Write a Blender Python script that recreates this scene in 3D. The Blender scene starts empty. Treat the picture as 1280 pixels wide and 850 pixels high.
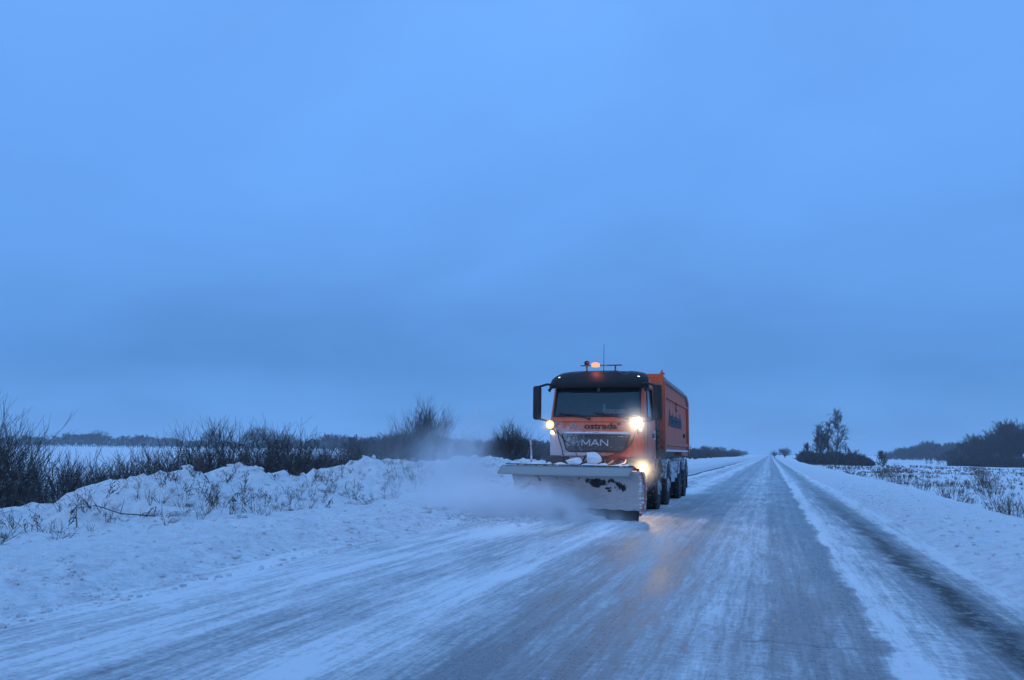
import bpy, bmesh, math, random
import numpy as np
from mathutils import Vector, Matrix

# ------------------------------------------------------------------ camera
scene = bpy.context.scene
C = scene.collection
random.seed(7)
RNG = np.random.default_rng(11)
HCAM = 1.3
cam_d = bpy.data.cameras.new('camera')
cam = bpy.data.objects.new('camera', cam_d)
C.objects.link(cam)
cam_d.sensor_width = 36.0
cam_d.lens = 36.0 * 1000.0 / 1280.0
cam_d.clip_start = 0.05
cam_d.clip_end = 20000.0
AX = [(0.9525, 0.0292, -0.3032), (0.3042, -0.1351, 0.9430), (0.0134, 0.9904, 0.1376)]   # world X, Y, Z seen from the camera (right, up, forward)
right = Vector((AX[0][0], AX[1][0], AX[2][0])).normalized()
fwd = Vector((AX[0][2], AX[1][2], AX[2][2])); fwd = (fwd - right * fwd.dot(right)).normalized()
up = right.cross(fwd).normalized()
M = Matrix((right, up, -fwd)).transposed().to_4x4()
M.translation = Vector((0, 0, HCAM))
cam.matrix_world = M
scene.camera = cam

# ------------------------------------------------------------------ sky and sun
world = bpy.data.worlds.new('World'); scene.world = world
world.use_nodes = True
wt = world.node_tree; wt.nodes.clear()
SUN_EL, SUN_AZ = 7.0, 196.0      # low warm sun added behind the camera to redden the lorry front
def wn(t, **k):
    n = wt.nodes.new(t)
    for a, b in k.items(): setattr(n, a, b)
    return n
out = wn('ShaderNodeOutputWorld'); bg = wn('ShaderNodeBackground'); bg2 = wn('ShaderNodeBackground'); add = wn('ShaderNodeAddShader')
sky = wn('ShaderNodeTexSky', sky_type='NISHITA', sun_disc=False)
sky.sun_elevation = math.radians(SUN_EL); sky.sun_rotation = math.radians(SUN_AZ)
sky.air_density = 1.0; sky.dust_density = 0.5; sky.ozone_density = 3.0
wt.links.new(sky.outputs[0], bg2.inputs[0]); bg2.inputs[1].default_value = 0.006
tc = wn('ShaderNodeTexCoord'); sep = wn('ShaderNodeSeparateXYZ')
wt.links.new(tc.outputs['Generated'], sep.inputs[0])
ramp = wn('ShaderNodeValToRGB')
wt.links.new(sep.outputs['Z'], ramp.inputs[0])
stops = [(0.0, (0.128, 0.345, 0.780)), (0.05, (0.108, 0.310, 0.730)), (0.10, (0.088, 0.270, 0.665)), (0.21, (0.122, 0.340, 0.830)),
         (0.39, (0.142, 0.380, 0.915)), (0.52, (0.156, 0.405, 0.955)), (0.68, (0.20, 0.46, 1.02)), (1.0, (0.36, 0.74, 1.40))]
el = ramp.color_ramp.elements
el[0].position, el[0].color = stops[0][0], stops[0][1] + (1,)
el[1].position, el[1].color = stops[-1][0], stops[-1][1] + (1,)
for p, c in stops[1:-1]:
    e = el.new(p); e.color = c + (1,)
# stratus: directions flattened on a cloud deck
den = wn('ShaderNodeMath', operation='ADD'); den.inputs[1].default_value = 0.22
mz = wn('ShaderNodeMath', operation='MAXIMUM'); mz.inputs[1].default_value = 0.0
wt.links.new(sep.outputs['Z'], mz.inputs[0]); wt.links.new(mz.outputs[0], den.inputs[0])
dx = wn('ShaderNodeMath', operation='DIVIDE'); dy = wn('ShaderNodeMath', operation='DIVIDE')
wt.links.new(sep.outputs['X'], dx.inputs[0]); wt.links.new(den.outputs[0], dx.inputs[1])
wt.links.new(sep.outputs['Y'], dy.inputs[0]); wt.links.new(den.outputs[0], dy.inputs[1])
cmb = wn('ShaderNodeCombineXYZ'); wt.links.new(dx.outputs[0], cmb.inputs[0]); wt.links.new(dy.outputs[0], cmb.inputs[1])
cmb.inputs[2].default_value = 3.7
noi = wn('ShaderNodeTexNoise'); noi.inputs['Scale'].default_value = 0.95; noi.inputs['Detail'].default_value = 5; noi.inputs['Roughness'].default_value = 0.5
noi.inputs['Distortion'].default_value = 0.4
wt.links.new(cmb.outputs[0], noi.inputs['Vector'])
mr = wn('ShaderNodeMapRange'); mr.inputs[1].default_value = 0.3; mr.inputs[2].default_value = 0.7; mr.inputs[3].default_value = 0.90; mr.inputs[4].default_value = 1.09
wt.links.new(noi.outputs['Fac'], mr.inputs[0])
vm = wn('ShaderNodeVectorMath', operation='SCALE')
wt.links.new(ramp.outputs[0], vm.inputs[0]); wt.links.new(mr.outputs[0], vm.inputs['Scale'])
# paler, less blue half of the sky behind the camera, added to light the lorry front
sb = wn('ShaderNodeMapRange'); sb.inputs[1].default_value = 0.25; sb.inputs[2].default_value = -0.75; sb.inputs[3].default_value = 0.0; sb.inputs[4].default_value = 1.0
wt.links.new(sep.outputs['Y'], sb.inputs[0])
mx = wn('ShaderNodeMixRGB'); mx.inputs[2].default_value = (0.20, 0.42, 0.92, 1)
wt.links.new(sb.outputs[0], mx.inputs[0]); wt.links.new(vm.outputs[0], mx.inputs[1])
wt.links.new(mx.outputs[0], bg.inputs[0]); bg.inputs[1].default_value = 1.0
wt.links.new(bg.outputs[0], add.inputs[0]); wt.links.new(bg2.outputs[0], add.inputs[1]); wt.links.new(add.outputs[0], out.inputs[0])
sun_d = bpy.data.lights.new('sun', 'SUN'); sun_d.energy = 0.32; sun_d.angle = math.radians(35); sun_d.color = (1.0, 0.78, 0.66)
sun = bpy.data.objects.new('sun', sun_d); C.objects.link(sun)
a, e_ = math.radians(SUN_AZ), math.radians(SUN_EL)
sdir = Vector((math.sin(a) * math.cos(e_), math.cos(a) * math.cos(e_), math.sin(e_)))
sun.rotation_euler = sdir.to_track_quat('Z', 'Y').to_euler()
vs = scene.view_settings
vs.view_transform = 'Standard'; vs.look = 'None'; vs.exposure = 0.0; vs.gamma = 1.0; vs.use_curve_mapping = False
scene.cycles.volume_step_rate = 0.35
scene.cycles.volume_bounces = 6
scene.cycles.max_bounces = 8

# ------------------------------------------------------------------ materials
MATS = {}
class NT:
    """small helper to write node trees"""
    def __init__(s, name):
        s.m = bpy.data.materials.new(name); s.m.use_nodes = True
        s.t = s.m.node_tree; s.t.nodes.clear()
        s.out = s.t.nodes.new('ShaderNodeOutputMaterial')
    def n(s, t, ins=None, **k):
        x = s.t.nodes.new(t)
        for a_, b_ in k.items(): setattr(x, a_, b_)
        if ins:
            for a_, b_ in ins.items():
                if isinstance(b_, bpy.types.NodeSocket): s.t.links.new(b_, x.inputs[a_])
                else: x.inputs[a_].default_value = b_
        return x
    def math(s, op, a_, b_=0.0, c_=None, clamp=False):
        ins = {0: a_, 1: b_}
        if c_ is not None: ins[2] = c_
        x = s.n('ShaderNodeMath', ins, operation=op); x.use_clamp = clamp
        return x.outputs[0]
    def obj(s): return s.n('ShaderNodeTexCoord').outputs['Object']
    def scale(s, v, sc, loc=(0, 0, 0)):
        return s.n('ShaderNodeMapping', {'Vector': v, 'Scale': sc, 'Location': loc}).outputs[0]
    def noise(s, v, scale, detail=3, rough=0.55, dist=0.0):
        return s.n('ShaderNodeTexNoise', {'Vector': v, 'Scale': scale, 'Detail': detail, 'Roughness': rough, 'Distortion': dist}).outputs['Fac']
    def rng(s, v, a0, a1, b0=0.0, b1=1.0, smooth=False):
        x = s.n('ShaderNodeMapRange', {0: v, 1: a0, 2: a1, 3: b0, 4: b1})
        if smooth: x.interpolation_type = 'SMOOTHSTEP'
        return x.outputs[0]
    def mix(s, f, a_, b_):
        g = lambda c: c + (1,) if isinstance(c, tuple) and len(c) == 3 else c
        return s.n('ShaderNodeMixRGB', {0: f, 1: g(a_), 2: g(b_)}).outputs[0]
    def ramp(s, v, pts, interp='LINEAR'):
        x = s.n('ShaderNodeValToRGB', {0: v}); r = x.color_ramp; r.interpolation = interp
        g = lambda c: (c, c, c, 1) if not isinstance(c, tuple) else c + (1,)
        r.elements[0].position, r.elements[0].color = pts[0][0], g(pts[0][1])
        r.elements[1].position, r.elements[1].color = pts[-1][0], g(pts[-1][1])
        for p, c in pts[1:-1]:
            r.elements.new(p).color = g(c)
        return x.outputs[0]
    def bump(s, h, strength, dist=0.05):
        return s.n('ShaderNodeBump', {'Height': h, 'Strength': strength, 'Distance': dist}).outputs[0]
    def bsdf(s, **k):
        b = s.n('ShaderNodeBsdfPrincipled', {kk.replace('_', ' '): vv for kk, vv in k.items()})
        s.t.links.new(b.outputs[0], s.out.inputs[0]); return b

def plain(name, col, rough=0.5, metal=0.0, var=0.25, scale=6.0, bump=0.0, snow=0.0):
    if name in MATS: return MATS[name]
    t = NT(name); o = t.obj()
    f = t.noise(o, scale, 4)
    c = t.mix(f, tuple(x * (1 - var) for x in col), tuple(min(1, x * (1 + var)) for x in col))
    if snow > 0:
        g2 = t.rng(t.noise(o, scale * 2.3, 6, 0.7), 0.66 - snow * 0.4, 0.74 - snow * 0.3)
        c = t.mix(g2, c, (0.72, 0.74, 0.78))
    k = dict(Base_Color=c, Roughness=t.rng(f, 0.2, 0.8, max(0, rough - .08), min(1, rough + .1)), Metallic=metal)
    if max(col) < .05: k['Specular_IOR_Level'] = 0.25
    if bump: k['Normal'] = t.bump(t.noise(o, scale * 6, 4), bump, 0.01)
    t.bsdf(**k); MATS[name] = t.m
    return t.m

def glow(name, col, strength):
    t = NT(name)
    e = t.n('ShaderNodeEmission', {'Color': col + (1,), 'Strength': strength})
    t.t.links.new(e.outputs[0], t.out.inputs[0]); MATS[name] = t.m
    return t.m

SNOW_C = (0.86, 0.875, 0.88)
def snow_material():
    t = NT('snow'); o = t.obj()
    sep_ = t.n('ShaderNodeSeparateXYZ', {0: o})
    n1 = t.noise(o, 0.6, 4); n2 = t.noise(o, 5.5, 6, 0.65); n3 = t.noise(o, 28, 4, 0.6)
    # bits of dirt and dry grass poking out of thin snow, in patches
    patch = t.rng(t.noise(o, 1.6, 4), 0.40, 0.62)
    spk = t.rng(t.noise(o, 9, 5, 0.75), 0.55, 0.68)
    c = t.mix(t.math('MULTIPLY', t.math('MULTIPLY', patch, spk), 0.8), SNOW_C, (0.30, 0.30, 0.31))
    # thrown sludge on the shoulders beside the carriageway
    ax = t.math('ABSOLUTE', t.math('ADD', sep_.outputs[0], 2.1))
    near = t.rng(ax, 4.0, 6.6, 1.0, 0.0)
    sl = t.math('MULTIPLY', near, t.rng(t.noise(o, 5.0, 8, 0.75), 0.45, 0.62))
    c = t.mix(t.math('MULTIPLY', sl, 0.62), c, (0.42, 0.43, 0.45))
    c = t.mix(t.rng(n2, 0.35, 0.7, 0.0, 0.45), c, (0.62, 0.65, 0.70))
    # lumps left by the plough, strong near the road
    vor = t.n('ShaderNodeTexVoronoi', {'Vector': o, 'Scale': 6.5, 'Randomness': 1.0}, feature='SMOOTH_F1').outputs['Distance']
    h = t.math('ADD', t.math('MULTIPLY', n2, 0.8), t.math('MULTIPLY', n3, 0.25))
    h = t.math('ADD', h, t.math('MULTIPLY', t.math('MULTIPLY', vor, -0.6), t.rng(ax, 5.5, 8.0, 1.0, 0.15)))
    t.bsdf(Base_Color=c, Roughness=0.75, Normal=t.bump(h, 1.0, 0.11), Specular_IOR_Level=0.3)
    MATS['snow'] = t.m
    return t.m

def road_material():
    t = NT('icy_road'); o = t.obj()
    s_ = t.n('ShaderNodeSeparateXYZ', {0: o}); X, Y = s_.outputs[0], s_.outputs[1]
    along = t.scale(o, (1, 0.16, 1))
    along2 = t.scale(o, (1, 0.055, 1), (5, 2, 0))
    # wander of the track edges
    w1 = t.noise(t.scale(o, (0.2, 0.35, 1)), 1.0, 3); w2 = t.noise(t.scale(o, (0.5, 0.8, 1), (9, 4, 0)), 2.2, 5, 0.6)
    Xw = t.math('ADD', X, t.math('ADD', t.math('MULTIPLY', t.math('SUBTRACT', w1, 0.5), 0.45), t.math('MULTIPLY', t.math('SUBTRACT', w2, 0.5), 0.30)))
    u = t.rng(Xw, -7.0, 4.0)
    def p(x): return (x + 7.0) / 11.0
    # snow cover across the carriageway: 1 packed snow, 0 bare wet ice
    cover = t.ramp(u, [(0.0, 1.0), (p(-5.7), 0.98), (p(-5.2), 0.78), (p(-4.7), 0.88), (p(-4.3), 0.98), (p(-3.8), 0.62), (p(-3.2), 0.64), (p(-2.9), 0.94), (p(-2.5), 0.76),
                       (p(-2.05), 0.36), (p(-1.75), 0.22), (p(-1.45), 0.40), (p(-1.2), 0.24), (p(-0.85), 0.52), (p(-0.45), 0.66), (p(-0.1), 0.50), (p(0.05), 0.24), (p(0.35), 0.30), (p(0.55), 0.16),
                       (p(0.68), 0.24), (p(0.715), 0.90), (p(0.96), 0.92), (p(1.10), 0.58), (p(1.30), 0.38), (p(1.50), 0.30), (p(1.85), 0.35), (p(2.05), 0.85), (p(2.3), 1.0), (1.0, 1.0)])
    st0 = t.noise(t.scale(o, (1, 0.012, 1), (2, 9, 0)), 5.5, 4, 0.6)
    st1 = t.noise(along, 3.2, 5, 0.6)
    st2 = t.noise(along2, 12.0, 6, 0.72, 0.15)
    st3 = t.noise(t.scale(o, (1, 0.09, 1), (1, 7, 0)), 30.0, 5, 0.7)
    fine = t.noise(o, 19, 8, 0.8)
    blot = t.noise(t.scale(o, (0.9, 0.3, 1), (2, 8, 0)), 1.3, 5, 0.6)
    k = t.math('ADD', cover, t.math('MULTIPLY', t.math('SUBTRACT', st1, 0.5), 0.8))
    k = t.math('ADD', k, t.math('MULTIPLY', t.math('SUBTRACT', st0, 0.5), 1.05))
    k = t.math('ADD', k, t.math('MULTIPLY', t.math('SUBTRACT', st2, 0.5), 1.1))
    k = t.math('ADD', k, t.math('MULTIPLY', t.math('SUBTRACT', st3, 0.5), 1.0))
    k = t.math('ADD', k, t.math('MULTIPLY', t.math('SUBTRACT', fine, 0.5), 1.5))
    k = t.math('ADD', k, t.math('MULTIPLY', t.math('SUBTRACT', blot, 0.5), 0.9))
    cross = t.noise(t.scale(o, (0.35, 1.6, 1), (4, 4, 0)), 9.0, 5, 0.65)
    k = t.math('ADD', k, t.math('MULTIPLY', t.math('SUBTRACT', cross, 0.5), t.rng(X, -1.5, 1.2, 0.25, 1.0)))
    k = t.rng(k, 0.05, 0.92)
    grit = t.noise(o, 45, 4, 0.7)
    ice = t.mix(grit, (0.145, 0.155, 0.165), (0.30, 0.315, 0.33))
    slush = t.mix(t.noise(o, 7, 6, 0.7), (0.34, 0.355, 0.37), (0.60, 0.62, 0.64))
    c = t.mix(t.rng(k, 0.0, 0.5), ice, slush)
    c = t.mix(t.rng(k, 0.45, 1.0), c, SNOW_C)
    # gritty dark wheel rut beside the right verge (bare asphalt, thrown dirt)
    rutn = t.math('ADD', X, t.math('MULTIPLY', t.math('SUBTRACT', t.noise(t.scale(o, (1, 0.7, 1), (3, 3, 3)), 2.2, 7, 0.7), 0.5), 0.65))
    rut = t.ramp(t.rng(rutn, 1.2, 2.8), [(0.0, 0.0), (0.08, 0.08), (0.15, 0.6), (0.20, 0.9), (0.28, 0.9), (0.36, 0.5), (0.50, 0.10), (1.0, 0.0)])
    rut = t.math('MULTIPLY', rut, t.rng(t.math('ADD', t.math('MULTIPLY', t.noise(t.scale(o, (1, 0.8, 1)), 13.0, 7, 0.8), 0.6), t.math('MULTIPLY', t.noise(t.scale(o, (1, 0.5, 1), (7, 7, 0)), 1.8, 4, 0.6), 0.4)), 0.36, 0.50))
    rut = t.math('MULTIPLY', rut, t.rng(Y, 9, 38, 1.0, 0.2))
    c = t.mix(rut, c, t.mix(grit, (0.030, 0.030, 0.031), (0.09, 0.09, 0.09)))
    # the cut edge of the cleared lane further up the road, on the far side
    cut = t.math('ADD', X, t.math('MULTIPLY', t.math('SUBTRACT', t.noise(t.scale(o, (1, 0.08, 1)), 1.3, 4), 0.5), 0.8))
    cutm = t.ramp(t.rng(cut, -5.2, -4.2), [(0.0, 0.0), (0.25, 0.0), (0.42, 1.0), (0.58, 1.0), (0.8, 0.0), (1.0, 0.0)])
    cutm = t.math('MULTIPLY', cutm, t.math('MULTIPLY', t.rng(Y, 34, 44), t.rng(Y, 110, 190, 1.0, 0.0)))
    c = t.mix(cutm, c, (0.05, 0.05, 0.052))
    # a transverse crack across the lane
    ck = t.math('ABSOLUTE', t.math('ADD', t.math('SUBTRACT', Y, 6.15), t.math('MULTIPLY', t.math('SUBTRACT', t.noise(t.scale(o, (1, .02, 1)), 4.0, 5, 0.7), 0.5), 0.5)))
    ckm = t.math('MULTIPLY', t.rng(ck, 0.010, 0.035, 1.0, 0.0), t.math('MULTIPLY', t.rng(X, -0.4, -0.1), t.rng(X, 0.35, 0.7, 1.0, 0.0)))
    c = t.mix(t.math('MULTIPLY', ckm, 0.45), c, (0.06, 0.06, 0.06))
    # scattered grit
    dots = t.rng(t.noise(o, 20, 3, 0.6), 0.70, 0.74)
    c = t.mix(t.math('MULTIPLY', dots, 0.55), c, (0.12, 0.11, 0.10))
    rough = t.math('ADD', t.rng(k, 0.0, 0.8, 0.20, 0.70), t.math('MULTIPLY', grit, 0.15))
    h = t.math('ADD', t.math('MULTIPLY', k, 0.55), t.math('ADD', t.math('MULTIPLY', fine, 0.8), t.math('MULTIPLY', t.math('ADD', st2, st3), 0.25)))
    t.bsdf(Base_Color=c, Roughness=rough, Normal=t.bump(h, 0.7, 0.035), Specular_IOR_Level=t.rng(rut, 0.0, 0.8, 0.5, 0.05))
    return t.m

def paint_material():
    """orange lorry paint with frozen spray caked on it, heaviest low on the nearside front"""
    t = NT('orange_paint'); o = t.obj()
    s_ = t.n('ShaderNodeSeparateXYZ', {0: o})
    base = t.mix(t.noise(o, 3, 3), (0.80, 0.095, 0.012), (0.90, 0.13, 0.02))
    # caked where the plough throws: left-hand side of the nose below the screen
    gx = t.rng(s_.outputs[0], 0.55, -1.0); gz = t.rng(s_.outputs[2], 2.1, 1.55); gy = t.rng(s_.outputs[1], 0.9, 0.2)
    zone = t.math('MULTIPLY', t.math('MULTIPLY', gx, gz), gy)
    v = t.math('ADD', t.math('MULTIPLY', zone, 0.62), t.math('MULTIPLY', t.noise(o, 9, 7, 0.75), 0.8))
    cake = t.rng(v, 0.52, 0.80)
    film = t.rng(t.noise(o, 2.2, 5, 0.6), 0.35, 0.75, 0.02, 0.22)
    c = t.mix(film, base, (0.20, 0.16, 0.15))
    c = t.mix(t.math('MULTIPLY', t.rng(t.noise(t.scale(o, (1, 1, .35)), 7, 6, 0.7), 0.45, 0.7), 0.45), c, (0.10, 0.07, 0.06))
    c = t.mix(t.math('MULTIPLY', cake, 0.85), c, (0.58, 0.60, 0.64))
    t.bsdf(Base_Color=c, Roughness=t.rng(cake, 0, 1, 0.38, 0.8), Normal=t.bump(cake, 0.3, 0.01))
    MATS['paint'] = t.m
    return t.m

def tipper_material():
    t = NT('tipper_paint'); o = t.obj()
    s_ = t.n('ShaderNodeSeparateXYZ', {0: o})
    base = t.mix(t.noise(o, 3, 3), (0.80, 0.10, 0.02), (0.88, 0.14, 0.03))
    film = t.math('ADD', t.rng(t.noise(t.scale(o, (1, 0.6, 1.5)), 1.8, 6, 0.65), 0.3, 0.7, 0.05, 0.30), t.rng(s_.outputs[2], 1.9, 1.4, 0, 0.2), clamp=True)
    c = t.mix(film, base, (0.17, 0.13, 0.12))
    c = t.mix(t.math('MULTIPLY', t.rng(t.noise(t.scale(o, (1, 1, .3)), 5, 6, 0.7), 0.45, 0.7), 0.4), c, (0.12, 0.08, 0.07))
    cake = t.rng(t.noise(o, 8, 7, 0.75), 0.60, 0.72)
    c = t.mix(t.math('MULTIPLY', cake, 0.5), c, (0.60, 0.60, 0.62))
    t.bsdf(Base_Color=c, Roughness=0.55)
    return t.m

def blade_material():
    """plough blade caked in snow, bare dark patches where it scours"""
    t = NT('snow_caked_blade'); o = t.obj()
    n = t.noise(o, 2.6, 7, 0.72, 0.6)
    blob = None
    for cx_, cz_, rx, rz in ((0.35, 0.70, .30, .14), (0.92, 0.60, .22, .16), (0.66, 0.56, .12, .08)):     # scoured bare patches
        dx_ = t.math('MULTIPLY', t.math('SUBTRACT', t.n('ShaderNodeSeparateXYZ', {0: o}).outputs[0], cx_), 1 / rx)
        dz_ = t.math('MULTIPLY', t.math('SUBTRACT', t.n('ShaderNodeSeparateXYZ', {0: o}).outputs[2], cz_), 1 / rz)
        f_ = t.math('MULTIPLY', t.rng(t.math('ADD', t.math('MULTIPLY', dx_, dx_), t.math('MULTIPLY', dz_, dz_)), 1.6, 0.0), 0.55)
        blob = f_ if blob is None else t.math('MAXIMUM', blob, f_)
    m_ = t.math('MAXIMUM', t.rng(n, 0.59, 0.62), t.rng(t.math('ADD', t.math('MULTIPLY', n, 1.5), blob), 1.17, 1.21))
    s_ = t.n('ShaderNodeSeparateXYZ', {0: o})
    band = t.math('MULTIPLY', t.rng(s_.outputs[2], 0.35, 0.5), t.rng(s_.outputs[2], 0.86, 0.76))
    m_ = t.math('MULTIPLY', m_, band)
    c = t.mix(t.noise(o, 5, 6, 0.7), (0.44, 0.44, 0.44), (0.68, 0.68, 0.69))
    c = t.mix(t.math('MULTIPLY', t.rng(t.noise(t.scale(o, (.4, .4, 1.6), (3, 1, 2)), 6, 8, 0.8), 0.52, 0.68), 0.45), c, (0.20, 0.19, 0.185))
    c = t.mix(m_, c, (0.022, 0.024, 0.028))
    t.bsdf(Base_Color=c, Roughness=0.75, Normal=t.bump(t.noise(o, 9, 8, 0.75), 1.0, 0.07))
    return t.m

def twig_material(name, col):
    t = NT(name); o = t.obj()
    c = t.mix(t.noise(o, 3, 3), tuple(x * 0.6 for x in col), tuple(x * 1.4 for x in col))
    # thin rime on the bark here and there
    c = t.mix(t.rng(t.noise(o, 9, 4, 0.7), 0.52, 0.70, 0, 0.45), c, (0.6, 0.62, 0.66))
    t.bsdf(Base_Color=c, Roughness=0.85); return t.m

m_snow = snow_material(); m_road = road_material(); m_paint = paint_material(); m_tip = tipper_material(); m_blade = blade_material()
m_blk = plain('black_plastic', (0.022, 0.023, 0.026), 0.5)
m_visor = plain('smoked_visor', (0.008, 0.009, 0.011), 0.5)
m_frame = plain('dirty_chassis', (0.07, 0.068, 0.068), 0.75, 0, 0.5, 7, 0.4, snow=0.25)
m_mud = plain('salted_mudguard', (0.20, 0.20, 0.21), 0.7, 0, 0.5, 5, 0.3, snow=0.6)
m_tyre = plain('tyre_rubber', (0.025, 0.025, 0.027), 0.8, 0, 0.3, 9, 0.4, snow=0.18)
m_rim = plain('rim_grey', (0.30, 0.30, 0.31), 0.5, 0.2, 0.3, 9, snow=0.4)
m_grille = plain('grille_mesh', (0.035, 0.038, 0.045), 0.5, 0, 0.5, 12, 0.4, snow=0.22)
def grille_material():
    t = NT('snow_dusted_grille'); o = t.obj(); s_ = t.n('ShaderNodeSeparateXYZ', {0: o})
    v = t.math('ADD', t.math('MULTIPLY', t.noise(o, 16, 6, 0.75), 0.75), t.math('MULTIPLY', t.rng(s_.outputs[0], 0.35, -0.8), 0.24))
    sn = t.rng(v, 0.50, 0.64)
    c = t.mix(t.math('MULTIPLY', sn, 0.8), (0.03, 0.034, 0.042), (0.55, 0.58, 0.62))
    t.bsdf(Base_Color=c, Roughness=0.6, Normal=t.bump(sn, 0.4, 0.01)); return t.m
m_grille = grille_material()
m_chrome = plain('dull_chrome', (0.62, 0.63, 0.65), 0.3, 0.35, 0.2, 9)
m_bumper = plain('grimy_bumper', (0.065, 0.058, 0.052), 0.65, 0, 0.4, 5, 0.2)
m_flap = plain('rubber_deflector', (0.30, 0.325, 0.315), 0.7, 0, 0.10, 2.0, 0.1)
m_red = plain('red_steel', (0.42, 0.035, 0.03), 0.55, 0, 0.3, 6, 0.2, snow=0.15)
m_redw = plain('red_hose', (0.30, 0.03, 0.03), 0.5)
m_cabin = plain('cabin_interior', (0.035, 0.04, 0.045), 0.8)
m_seat = plain('seat_cloth', (0.05, 0.055, 0.065), 0.9)
m_white = plain('white_card', (0.75, 0.77, 0.78), 0.6, 0, 0.05)
m_ink = plain('black_lettering', (0.018, 0.018, 0.022), 0.5)
m_lump = plain('snow_lump', (0.74, 0.74, 0.76), 0.85, 0, 0.12, 7, 0.5)
m_steel = plain('scoured_steel', (0.022, 0.023, 0.026), 0.6, 0.1, 0.5, 8, 0.3)
m_mirr = plain('mirror_glass', (0.5, 0.52, 0.55), 0.05, 1.0, 0.05)
m_net = plain('rolled_tarpaulin', (0.20, 0.20, 0.20), 0.8, 0, 0.2, 4, 0.3, snow=0.3)
m_edge = plain('weathered_rail', (0.36, 0.31, 0.29), 0.7, 0, 0.2, 3)
m_light = glow('work_light_lens', (1.0, 0.80, 0.50), 45.0)
m_dim = glow('dim_work_light_lens', (1.0, 0.82, 0.55), 9.0)
m_head = glow('headlight_lens', (1.0, 0.62, 0.25), 45.0)
m_small = glow('marker_lens', (1.0, 0.82, 0.50), 5.0)
m_amber = glow('amber_beacon', (1.0, 0.17, 0.09), 3.4)
m_ring = glow('lamp_glow_ring', (1.0, 0.60, 0.26), 1.7)  # emissive ring painting the warm rim of glow round each work lamp
m_ring2 = glow('headlamp_glow_ring', (1.0, 0.42, 0.12), 1.6)  # same painted rim glow, more orange, round the lit headlight
def glass_material():
    t = NT('windscreen_glass')
    fr = t.n('ShaderNodeFresnel', {'IOR': 1.5})
    gl = t.n('ShaderNodeBsdfGlossy', {'Color': (0.75, 0.95, 0.95, 1), 'Roughness': 0.06})
    tr = t.n('ShaderNodeBsdfTransparent', {'Color': (0.55, 0.66, 0.66, 1)})
    df = t.n('ShaderNodeBsdfDiffuse', {'Color': (0.03, 0.07, 0.075, 1)})
    m1 = t.n('ShaderNodeMixShader', {0: 0.35, 1: tr.outputs[0], 2: df.outputs[0]})
    m2 = t.n('ShaderNodeMixShader', {0: t.math('ADD', fr.outputs[0], 0.03), 1: m1.outputs[0], 2: gl.outputs[0]})
    t.t.links.new(m2.outputs[0], t.out.inputs[0]); return t.m
m_glass = glass_material()
m_bark = twig_material('willow_bark', (0.060, 0.050, 0.045))
m_bark2 = twig_material('far_bark', (0.055, 0.05, 0.05))
m_weed = twig_material('dry_weed', (0.085, 0.055, 0.04))
m_weed2 = twig_material('dry_grass', (0.20, 0.15, 0.10))

# ------------------------------------------------------------------ object helpers
def put(name, verts, faces, mat, parent=None, smooth=False, loc=None):
    me = bpy.data.meshes.new(name)
    me.from_pydata([tuple(v) for v in verts], [], faces); me.update()
    return put_mesh(name, me, mat, parent, smooth, loc)
def put_mesh(name, me, mat, parent=None, smooth=False, loc=None):
    if mat: me.materials.append(mat)
    if smooth: me.polygons.foreach_set('use_smooth', [True] * len(me.polygons))
    o = bpy.data.objects.new(name, me); C.objects.link(o)
    if parent: o.parent = parent
    if loc: o.location = loc
    return o
def put_quads(name, V, Q, mat, parent=None, smooth=False):
    """fast path: numpy vertices and quads"""
    me = bpy.data.meshes.new(name)
    me.vertices.add(len(V)); me.vertices.foreach_set('co', np.asarray(V, np.float32).ravel())
    n = len(Q); me.loops.add(n * 4); me.polygons.add(n)
    me.loops.foreach_set('vertex_index', np.asarray(Q, np.int32).ravel())
    me.polygons.foreach_set('loop_start', np.arange(0, n * 4, 4, dtype=np.int32))
    me.update(calc_edges=True); me.validate()
    return put_mesh(name, me, mat, parent, smooth)
def tag(o, label=None, cat=None, group=None, kind=None):
    if label: o['label'] = label
    if cat: o['category'] = cat
    if group: o['group'] = group
    if kind: o['kind'] = kind
    return o
def empty(name, loc=(0, 0, 0), rz=0.0):
    o = bpy.data.objects.new(name, None); C.objects.link(o); o.location = loc; o.rotation_euler = (0, 0, rz)
    o.empty_display_size = 0.2
    return o
def copy_thing(o, loc, rz, s=1.0):
    r = o.copy(); C.objects.link(r); r.location = loc; r.rotation_euler = (0, 0, rz); r.scale = (s, s, s) if not isinstance(s, tuple) else s
    for ch in o.children:
        c = ch.copy(); C.objects.link(c); c.parent = r
    return r

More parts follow.
